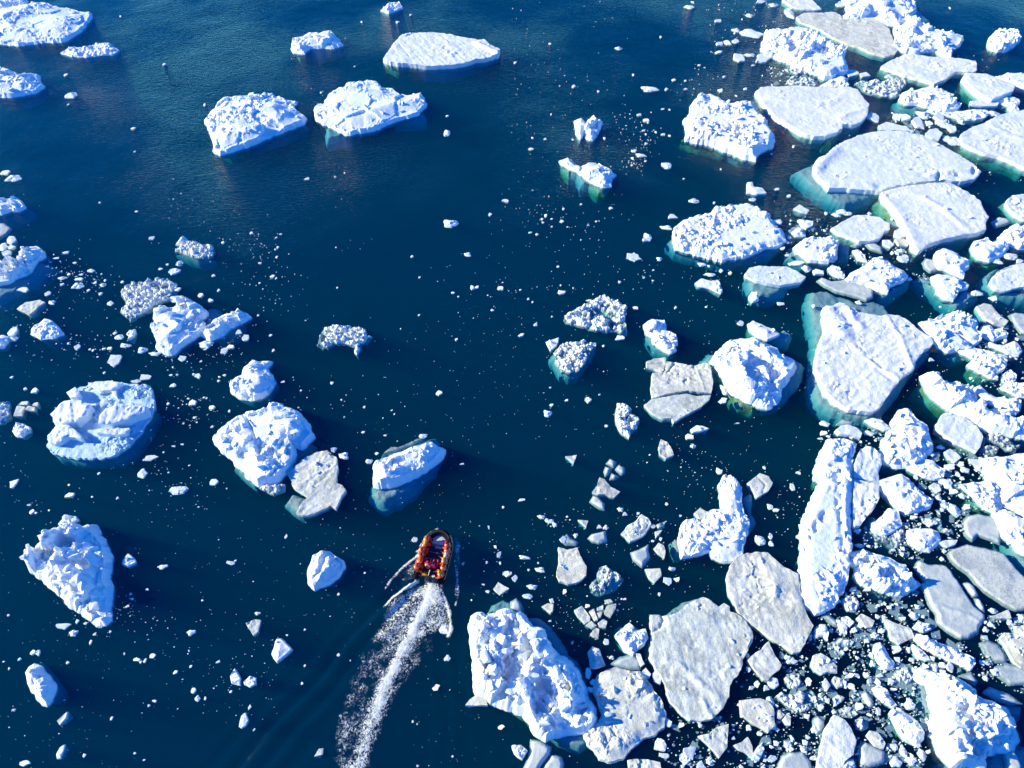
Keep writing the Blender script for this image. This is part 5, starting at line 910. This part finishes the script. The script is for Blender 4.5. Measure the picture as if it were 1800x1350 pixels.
for sgn in (-1, 1):                                                        # rubbing strake along each side
    bm = bmesh.new(); pth = [p + Vector((sgn * .262 if abs(p.x) > .5 else sgn * .2, 0 if abs(p.x) > .5 else .14, -.02)) for p in full if sgn * p.x > .28]
    sweep(bm, pth, .035, 8); link('rub_strake', bm_mesh('rub_strake', bm, (M_cowl,), 60), boat)
bm = bmesh.new(); sweep(bm, [p + Vector((0, -.02, .255)) for p in full if p.y > 1.9], .035, 8); link('bow_patch', bm_mesh('bow_patch', bm, (M_trim,), 60), boat)
for sgn in (-1, 1):                                                        # grab rope looped along each tube
    bm = bmesh.new(); pth = []
    src = [p for p in full if sgn * p.x > .5 and p.y > -2.3]
    for i, p in enumerate(src):
        pth += [p + Vector((sgn * .18, 0, .215)), p + Vector((sgn * .235, .12, .15))]
    sweep(bm, pth, .014, 6); link('grab_rope', bm_mesh('grab_rope', bm, (M_rope,), 60), boat)
ys = [-2.3, -1.62, -.94, -.26, .42, 1.10]
for a, b in zip(ys, ys[1:]):                                               # deck panels with joint strips
    bm = bmesh.new(); box(bm, (0, (a + b) / 2, .20), (1.42, b - a - .05, .05), None, .012); link('floor_panel', bm_mesh('floor_panel', bm, (M_deck,)), boat)
    bm = bmesh.new(); box(bm, (0, b, .215), (1.40, .045, .05), None, .008); link('joint_strip', bm_mesh('joint_strip', bm, (M_alu,)), boat)
bm = bmesh.new(); box(bm, (.06, .98, .30), (.52, .30, .16), None, .03); link('deck_locker', bm_mesh('deck_locker', bm, (M_alu,)), boat)
bm = bmesh.new()                                                           # pale cover in the bow
o_ = [(-.66, 1.28), (-.60, 1.55), (-.44, 1.86), (-.22, 2.10), (0, 2.20), (.22, 2.10), (.44, 1.86), (.60, 1.55), (.66, 1.28)]
top = [bm.verts.new((x, y, .40 + .10 * (y - 1.28))) for x, y in o_]; bot = [bm.verts.new((x, y, .16)) for x, y in o_]; mid = bm.verts.new((0, 1.65, .50))
for i in range(len(o_)):
    j = (i + 1) % len(o_); bm.faces.new((top[i], top[j], mid)); bm.faces.new((bot[i], bot[j], top[j], top[i]))
bm.faces.new(bot[::-1]); link('bow_cover', bm_mesh('bow_cover', bm, (M_cover,), 50), boat)
bm = bmesh.new(); box(bm, (0, -2.34, .42), (1.46, .07, .56), None, .02); link('transom', bm_mesh('transom', bm, (M_cowl,)), boat)
# outboard motor: a part with its own pieces
bm = bmesh.new(); box(bm, (0, -2.62, .86), (.36, .56, .42), None, .10); mot = link('outboard_motor', bm_mesh('outboard_motor', bm, (M_cowl,), 60), boat)
bm = bmesh.new(); box(bm, (0, -2.56, .36), (.16, .24, .66), None, .04); box(bm, (0, -2.60, -.18), (.10, .34, .44), None, .03); link('motor_leg', bm_mesh('motor_leg', bm, (M_cowl,), 60), mot)
bm = bmesh.new(); box(bm, (0, -2.44, .55), (.26, .16, .22), None, .03); link('clamp_bracket', bm_mesh('clamp_bracket', bm, (M_alu,)), mot)
bm = bmesh.new(); sweep(bm, [(0, -2.36, .86), (.0, -2.1, .90), (.02, -1.72, .92)], [.03, .026, .034], 8); link('tiller', bm_mesh('tiller', bm, (M_white,), 60), mot)
bm = bmesh.new()
for a in range(3):
    r_ = Matrix.Rotation(a * 2 * math.pi / 3, 3, 'Y') @ Matrix.Rotation(.5, 3, 'Z'); box(bm, Vector((0, -2.80, -.34)) + Matrix.Rotation(a * 2 * math.pi / 3, 3, 'Y') @ Vector((0, 0, .09)), (.09, .012, .15), r_)
link('propeller', bm_mesh('propeller', bm, (M_alu,)), mot)
def boat_thing(name, bm, mats, loc, label, cat, smooth=50, rz=0.0):
    o = link(name, bm_mesh(name, bm, mats, smooth)); o.location = BMAT @ Vector(loc); o.rotation_euler = (0, 0, HEAD + rz); return tag(o, label, cat)
bpy.context.view_layer.update(); BMAT = boat.matrix_world.copy()
bm = bmesh.new(); box(bm, (0, 0, .17), (.42, .36, .30), None, .07); box(bm, (0, 0, .36), (.10, .10, .06), None, .02)
boat_thing('fuel_tank', bm, (M_tank,), (-.36, -2.04, .22), 'ochre yellow fuel tank standing in the stern of the boat', 'fuel tank')
bm = bmesh.new(); g = bmesh.ops.create_cone(bm, cap_ends=True, segments=16, radius1=.11, radius2=.14, depth=.28)['verts']; bmesh.ops.translate(bm, verts=g, vec=(0, 0, .15))
boat_thing('bucket', bm, (M_white,), (.30, -2.10, .22), 'small white bucket in the stern of the boat by the motor', 'bucket')

# ---------------------------------------------------------------- people
M_suit = plain('orange_suit', (.92, .135, .040), .7, .2)
M_suit2 = plain('red_orange_suit', (.88, .10, .040), .7, .2)
M_pink = plain('pink_red_suit', (.85, .04, .12), .7, .2)
M_skin = plain('skin', (.50, .30, .22), .55, .3)
M_glove = plain('dark_glove', (.03, .03, .035), .7, .2)
M_boot = plain('black_boot', (.02, .02, .022), .5, .3)
M_eye = plain('eye', (.02, .015, .012), .3, .5)
HATS = [plain('knit_hat_' + n, c, .85, .1) for n, c in (('black', (.03, .03, .04)), ('navy', (.03, .05, .13)), ('yellow', (.75, .55, .04)), ('white', (.75, .75, .72)), ('orange', (.70, .10, .02)), ('red', (.55, .04, .03)))]
M_vest = plain('red_vest', (.88, .10, .035), .6, .25); M_vest2 = plain('orange_vest', (.92, .19, .05), .6, .25); M_refl = plain('pale_tape', (.75, .74, .66), .4, .4)
def skin_mesh(verts, edges, radii, root, sub=1):
    me = bpy.data.meshes.new('tmp'); me.from_pydata(verts, edges, []); o = bpy.data.objects.new('tmp', me); COL.objects.link(o)
    md = o.modifiers.new('skin', 'SKIN'); md.use_smooth_shade = True
    for i, r in enumerate(radii):
        sv = me.skin_vertices[0].data[i]; sv.radius = (r, r) if not isinstance(r, tuple) else r; sv.use_root = i in root
    o.modifiers.new('sub', 'SUBSURF').levels = sub
    bpy.context.view_layer.update(); dg = bpy.context.evaluated_depsgraph_get(); res = bpy.data.meshes.new_from_object(o.evaluated_get(dg)); bpy.data.objects.remove(o); return res
def person_mesh(name, reach, lean, turn, suit):
    """seated figure facing +X, seat at the origin; knees bent, hands on thighs or reaching"""
    J = {}
    def j(n, p, r): J[n] = (Vector(p), r)
    lx = lean
    j('pelvis', (0, 0, .10), (.16, .145)); j('waist', (.02 + lx * .3, 0, .27), (.155, .135)); j('chest', (.04 + lx * .75, 0, .44), (.18, .145)); j('collar', (.03 + lx, 0, .565), (.10, .09)); j('neck', (.045 + lx * 1.1, 0, .64), .058); j('skull', (.07 + lx * 1.2, 0, .73), .088); j('top', (.065 + lx * 1.2, 0, .80), .072)
    E = [('pelvis', 'waist'), ('waist', 'chest'), ('chest', 'collar'), ('collar', 'neck'), ('neck', 'skull'), ('skull', 'top')]
    for s, n in ((1, 'a'), (-1, 'b')):
        j('sh' + n, (.03 + lx, s * .20, .525), .082); j('el' + n, (.16 + lx * .8, s * .27, .30), .062); j('wr' + n, (.38 + reach * .2, s * (.15 + .1 * reach), .24 + reach * .12), .045)
        j('hip' + n, (.06, s * .10, .10), .105); j('kn' + n, (.37, s * .14, .12), .080); j('an' + n, (.33, s * .14, -.26), .060); j('to' + n, (.47, s * .15, -.31), .052)
        E += [('collar', 'sh' + n), ('sh' + n, 'el' + n), ('el' + n, 'wr' + n), ('pelvis', 'hip' + n), ('hip' + n, 'kn' + n), ('kn' + n, 'an' + n), ('an' + n, 'to' + n)]
    names = list(J); idx = {n: i for i, n in enumerate(names)}
    body = skin_mesh([J[n][0] for n in names], [(idx[a], idx[b]) for a, b in E], [J[n][1] for n in names], {0})
    bm = bmesh.new(); bm.from_mesh(body); bpy.data.meshes.remove(body)
    head, nk = J['skull'][0], J['neck'][0]
    for f in bm.faces:
        c = f.calc_center_median(); f.smooth = True
        f.material_index = 1 if c.z > nk.z - .005 else 0
        if c.z < -.17 and c.x > .2: f.material_index = 3
    for v in bm.verts:                                                     # face: jaw, brow, nose
        if v.co.z > nk.z + .02:
            d = v.co - head
            if d.x > .03: v.co.x += .018 * math.exp(-((d.y / .022) ** 2) - ((d.z + .015) / .025) ** 2); v.co.y *= .93
    for s in (1, -1):                                                      # eyes, ears
        g = bmesh.ops.create_uvsphere(bm, u_segments=6, v_segments=4, radius=.011, matrix=Matrix.Translation(head + Vector((.078, s * .032, .012))))['verts']
        for f in {f for v in g for f in v.link_faces}: f.material_index = 4
        g = bmesh.ops.create_uvsphere(bm, u_segments=6, v_segments=5, radius=.024, matrix=Matrix.Translation(head + Vector((.0, s * .086, -.005))) @ Matrix.Diagonal((.8, .45, 1.25, 1)))['verts']
        for f in {f for v in g for f in v.link_faces}: f.material_index = 1
    g = bmesh.ops.create_uvsphere(bm, u_segments=8, v_segments=5, radius=.014, matrix=Matrix.Translation(head + Vector((.092, 0, -.012))))['verts']
    for f in {f for v in g for f in v.link_faces}: f.material_index = 1
    g = bmesh.ops.create_cube(bm, size=1, matrix=Matrix.Translation(head + Vector((.082, 0, -.046))) @ Matrix.Diagonal((.012, .04, .010, 1)))['verts']
    for f in {f for v in g for f in v.link_faces}: f.material_index = 5
    for s, n in ((1, 'a'), (-1, 'b')):                                     # gloved hands: palm, four fingers, thumb
        w = J['wr' + n][0]; dr = (w - J['el' + n][0]).normalized(); dr = Vector((dr.x, dr.y * .3, dr.z * .25)).normalized(); sd = dr.cross(Vector((0, 0, 1))).normalized() * s; dn = Vector((0, 0, -1))
        v, e, r = [w, w + dr * .055, w + dr * .095 + dn * .006], [(0, 1), (1, 2)], [(.032, .026), (.040, .022), (.040, .018)]
        hm = skin_mesh(v, e, r, {0}); bm2 = len(bm.faces); bm.from_mesh(hm); bpy.data.meshes.remove(hm)
        for q, (off, ln) in enumerate(((-.033, .064), (-.011, .074), (.011, .070), (.032, .054))):
            p0 = w + dr * .078 + sd * off; p1 = p0 + dr * ln * .55 + dn * .008; p2 = p1 + dr * ln * .35 + dn * .028; p3 = p2 + dr * .008 + dn * .022
            hm = skin_mesh([p0, p1, p2, p3], [(0, 1), (1, 2), (2, 3)], [.0105, .010, .009, .007], {0}, 0); bm.from_mesh(hm); bpy.data.meshes.remove(hm)
        t0 = w + dr * .03 - sd * .030; hm = skin_mesh([t0, t0 - sd * .030 + dr * .025, t0 - sd * .034 + dr * .058 + dn * .012], [(0, 1), (1, 2)], [.014, .0115, .009], {0}, 0); bm.from_mesh(hm); bpy.data.meshes.remove(hm)
        bm.faces.ensure_lookup_table()
        for f in bm.faces[bm2:]: f.material_index = 2; f.smooth = True
    me = bpy.data.meshes.new('person'); bm.to_mesh(me); bm.free()
    for m_ in (suit, M_skin, M_glove, M_boot, M_eye, M_boot): me.materials.append(m_)
    return me, J
def vest_mesh(J, mat):
    """padded life vest round the chest with a collar and two pale bands"""
    bm = bmesh.new(); w, c, n = J['waist'][0], J['chest'][0], J['collar'][0]
    rings = []
    for p, rx, ry in ((w + Vector((0, 0, -.03)), .175, .195), (w + Vector((.01, 0, .05)), .195, .22), (c, .205, .235), (c + Vector((0, 0, .07)), .18, .21), (n + Vector((.0, 0, .0)), .125, .14), (n + Vector((0, 0, .03)), .085, .09)):
        rings.append([bm.verts.new(p + Vector((rx * math.cos(a), ry * math.sin(a), 0))) for a in (2 * math.pi * i / 20 for i in range(20))])
    for k, (a, b) in enumerate(zip(rings, rings[1:])):
        for i in range(20):
            f = bm.faces.new((a[i], a[(i + 1) % 20], b[(i + 1) % 20], b[i])); f.material_index = 1 if k == 3 and i % 5 in (1, 2) else 0
    return bm_mesh('life_vest', bm, (mat, M_refl), 70)
def hat_mesh(J, mat, hood):
    bm = bmesh.new(); h = J['skull'][0]
    g = bmesh.ops.create_uvsphere(bm, u_segments=14, v_segments=10, radius=.112)['verts']
    for v in g:
        v.co = Vector((v.co.x * (1.02), v.co.y * .98, v.co.z * 1.05)) + h + Vector((-.012, 0, .028))
    bmesh.ops.delete(bm, geom=[f for f in bm.faces if (f.calc_center_median() - h).x > .03 - (.0 if hood else 0) and (f.calc_center_median() - h).z < .045 or (f.calc_center_median() - h).z < (-.06 if hood else .012)], context='FACES')
    for v in [v for v in bm.verts if not v.link_faces]: bm.verts.remove(v)
    if not hood:
        bmesh.ops.create_uvsphere(bm, u_segments=8, v_segments=6, radius=.03, matrix=Matrix.Translation(h + Vector((-.012, 0, .158))))
    return bm_mesh('hood' if hood else 'knit_hat', bm, (mat,), 80)
POSES = [person_mesh('person', 0.0, .06, 0, M_suit), person_mesh('person', .6, .12, 0, M_suit2), person_mesh('person', .25, .0, 0, M_suit), person_mesh('person', 1.0, .05, 0, M_pink)]
VESTS = [(vest_mesh(J, M_vest), vest_mesh(J, M_vest2)) for _, J in POSES]
HATM = [[hat_mesh(J, m_, q == 4) for q, m_ in enumerate(HATS)] for _, J in POSES]
HATN = ('black hat', 'navy hat', 'yellow hat', 'white hat', 'orange hood', 'red hat')
SUITN = ('orange suit', 'red-orange suit', 'orange suit', 'pink-red suit')
def person(pose, hat, vest, loc, rz, label, sc=1.0):
    sc *= 1.17; o = link('person', POSES[pose][0]); tag(o, label, 'person', 'people in the boat')
    o.location = BMAT @ Vector(loc); o.rotation_euler = (0, 0, HEAD + rz); o.scale = (sc,) * 3
    if vest is not None: link('life_vest', VESTS[pose][vest], o)
    link('hood' if hat == 4 else 'knit_hat', HATM[pose][hat], o)
    return o
r = random.Random(12)
ORDN = ('first', 'second', 'third', 'fourth', 'fifth', 'sixth')
for i, (y, pose, hat, vest) in enumerate(((1.22, 0, 4, 1), (.62, 1, 2, 0), (.04, 2, 4, 1), (-.56, 0, 5, 1), (-1.14, 1, 4, 0), (-1.74, 2, 4, 0))):
    person(pose, hat, vest, (-.99 + (.07 if y > 1 else 0), y, .60), r.uniform(-.35, .25), f"person in {SUITN[pose]} with {HATN[hat]}, {ORDN[i]} from the bow on the left tube", r.uniform(.98, 1.06))
for i, (y, pose, hat, vest) in enumerate(((1.02, 1, 5, 1), (.46, 0, 4, 1), (-.10, 2, 3, 0), (-.68, 0, 2, 1), (-1.30, 2, 4, 1), (-1.92, 1, 2, 1))):
    person(pose, hat, vest, (.99 - (.05 if y > 1 else 0), y, .60), math.pi + r.uniform(-.25, .35), f"person in {SUITN[pose]} with {HATN[hat]}, {ORDN[i]} from the bow on the right tube", r.uniform(.98, 1.06))
bm = bmesh.new(); box(bm, (0, 0, .17), (.86, .34, .30), None, .05)
boat_thing('thwart_box', bm, (M_deck,), (-.02, -1.42, .22), 'navy seat box across the stern of the boat under two pink-suited people', 'seat box')
person(3, 5, 0, (-.21, -1.42, .55), math.pi / 2 - .1, 'person in pink-red suit with red hat on the stern seat box, left of the pair', 1.03)
person(3, 0, None, (.20, -1.36, .55), math.pi / 2 + .15, 'person in pink-red suit with black hat on the stern seat box, right of the pair', 1.0)

# ---------------------------------------------------------------- wake foam
def foam_material():
    s = N('wake_foam'); p = s.pos(); at = s.n('ShaderNodeAttribute', attribute_name='dens').outputs['Fac']
    w = s.n('ShaderNodeVectorMath', operation='ADD'); s.l(p, w.inputs[0])
    nz = s.n('ShaderNodeTexNoise'); s.l(p, nz.inputs['Vector']); nz.inputs['Scale'].default_value = 2.2; nz.inputs['Detail'].default_value = 3
    sub = s.n('ShaderNodeVectorMath', operation='SCALE'); s.l(nz.outputs['Color'], sub.inputs[0]); sub.inputs['Scale'].default_value = .55; s.l(sub.outputs[0], w.inputs[1])
    def lace(sc, wd):                                                      # curling filaments
        n = s.noise(w.outputs[0], sc, 2, .5, 1.2)
        return s.mr(s.math('ABSOLUTE', s.math('SUBTRACT', n, .5)), wd, .0)
    l1 = lace(2.0, .06); l2 = lace(4.2, .085)
    n1 = s.noise(p, 1.1, 4, .6); n2 = s.noise(w.outputs[0], 7.0, 3, .6)
    fil = s.math('MAXIMUM', l1, s.math('MULTIPLY', l2, .85))
    f = s.math('ADD', s.math('MULTIPLY', at, 1.1), s.math('ADD', s.math('MULTIPLY', fil, .42), s.math('ADD', s.math('MULTIPLY', n1, .70), s.math('MULTIPLY', n2, .16))))
    a = s.math('MULTIPLY', s.mr(f, .98, 1.32), s.mr(at, .02, .12))
    b = s.n('ShaderNodeBsdfPrincipled'); b.inputs['Base Color'].default_value = (.80, .82, .80, 1); b.inputs['Roughness'].default_value = .8; b.inputs['Specular IOR Level'].default_value = .2
    s.l(s.bump(f, .06), b.inputs['Normal'])
    t = s.n('ShaderNodeBsdfTransparent'); mx = s.n('ShaderNodeMixShader'); s.l(a, mx.inputs[0]); s.l(t.outputs[0], mx.inputs[1]); s.l(b.outputs[0], mx.inputs[2]); s.l(mx.outputs[0], s.out.inputs[0])
    return s.m
M_foam = foam_material()
G0, G1 = ground(np.array([(560, 1400)]))[0], ground(np.array([(830, 925)]))[0]
gx, gy = np.arange(G0[0] - 2, G1[0] + 1.5, .10), np.arange(G0[1] - .5, G1[1] + .5, .10)
X, Y = np.meshgrid(gx, gy); FP = np.stack([X.ravel(), Y.ravel()], 1)
gpx = lambda s: ground(np.array(s.split(), float).reshape(-1, 2))
def strip(line, w0, w1, amp):
    """density along a line whose half width grows from w0 to w1"""
    L = gpx(line); best = np.zeros(len(FP)); n = len(L) - 1
    for i in range(n):
        a, b = L[i], L[i + 1]; ab = b - a; t = np.clip(((FP - a) @ ab) / (ab @ ab), 0, 1)
        d = np.linalg.norm(a + t[:, None] * ab - FP, axis=1); u = (i + t) / n; w = w0 + (w1 - w0) * u
        aa = amp[0] + (amp[1] - amp[0]) * u
        best = np.maximum(best, aa * np.exp(-(d / w) ** 2))
    return best
def area(poly, soft, amp):
    L = gpx(poly); d = line_dist(FP, np.vstack([L, L[:1]])); ins = inside(FP, L); return amp * np.where(ins, sm(.35 + d / soft), sm(.35 - d / soft))
jit = .35 * fbm(FP[:, 0] / .8, FP[:, 1] / .8, 91)
d = strip("757 1032 748 1060 728 1105 700 1160 672 1215 655 1265 640 1310 612 1375", .55, .85, (.88, .58))
d = np.maximum(d, strip("757 1036 746 1075", .75, .6, (.9, .8)))
d = np.maximum(d, area("737 1027 778 1034 786 1056 770 1068 730 1060", .5, .62))
d = np.maximum(d, area("738 1024 690 1052 668 1086 655 1120 690 1140 730 1130 768 1115 793 1110 788 1070 776 1032", .8, .46))
d = np.maximum(d, area("668 1090 630 1150 605 1210 590 1262 575 1350 650 1355 664 1300 690 1250 715 1200 740 1170 762 1150 768 1118", 1.0, .29))
d = np.maximum(d, area("742 970 707 1000 690 1018 700 1030 728 1022 738 1000", .6, .30))
d = np.maximum(d, area("769 932 745 948 730 970 736 976 748 965 762 945", .35, .55))
d = np.maximum(d, area("798 938 811 952 810 985 806 1010 808 1045 803 1066 796 1050 800 1000 799 965", .45, .42))
for ln, w, a in (("746 968 710 997 691 1016 677 1036", .15, (.95, .5)), ("735 1022 710 1038 690 1050 676 1066", .15, (.95, .7)), ("769 932 750 944 740 960", .18, (.95, .8)), ("799 985 804 1018 806 1042 801 1064", .10, (.6, .6)), ("781 1050 790 1078 793 1108 788 1118", .2, (.6, .95)), ("733 985 729 1010 733 1024", .12, (.6, .7))):
    d = np.maximum(d, strip(ln, w, w * .8, a))
d = np.clip(d + jit * (d > .05) * .5, 0, 1.1)
nx, ny = len(gx), len(gy); I = np.arange(nx * ny).reshape(ny, nx)
q = np.stack([I[:-1, :-1], I[:-1, 1:], I[1:, 1:], I[1:, :-1]], -1).reshape(-1, 4); q = q[d[q].max(1) > .03]
use = np.unique(q); rm = np.full(nx * ny, -1); rm[use] = np.arange(len(use))
zf = .035 + wake_height(FP) + .16 * np.maximum(d - .45, 0) * (1 + fbm(FP[:, 0] / .3, FP[:, 1] / .3, 95))
me = mesh('wake_foam', np.column_stack([FP, zf])[use], rm[q], (M_foam,), 180)
me.attributes.new('dens', 'FLOAT', 'POINT').data.foreach_set('value', d[use].astype(np.float32))
tag(link('wake_foam', me), 'white churned foam trailing behind the boat', kind='stuff')
print('script', round(time.time() - T0, 1))
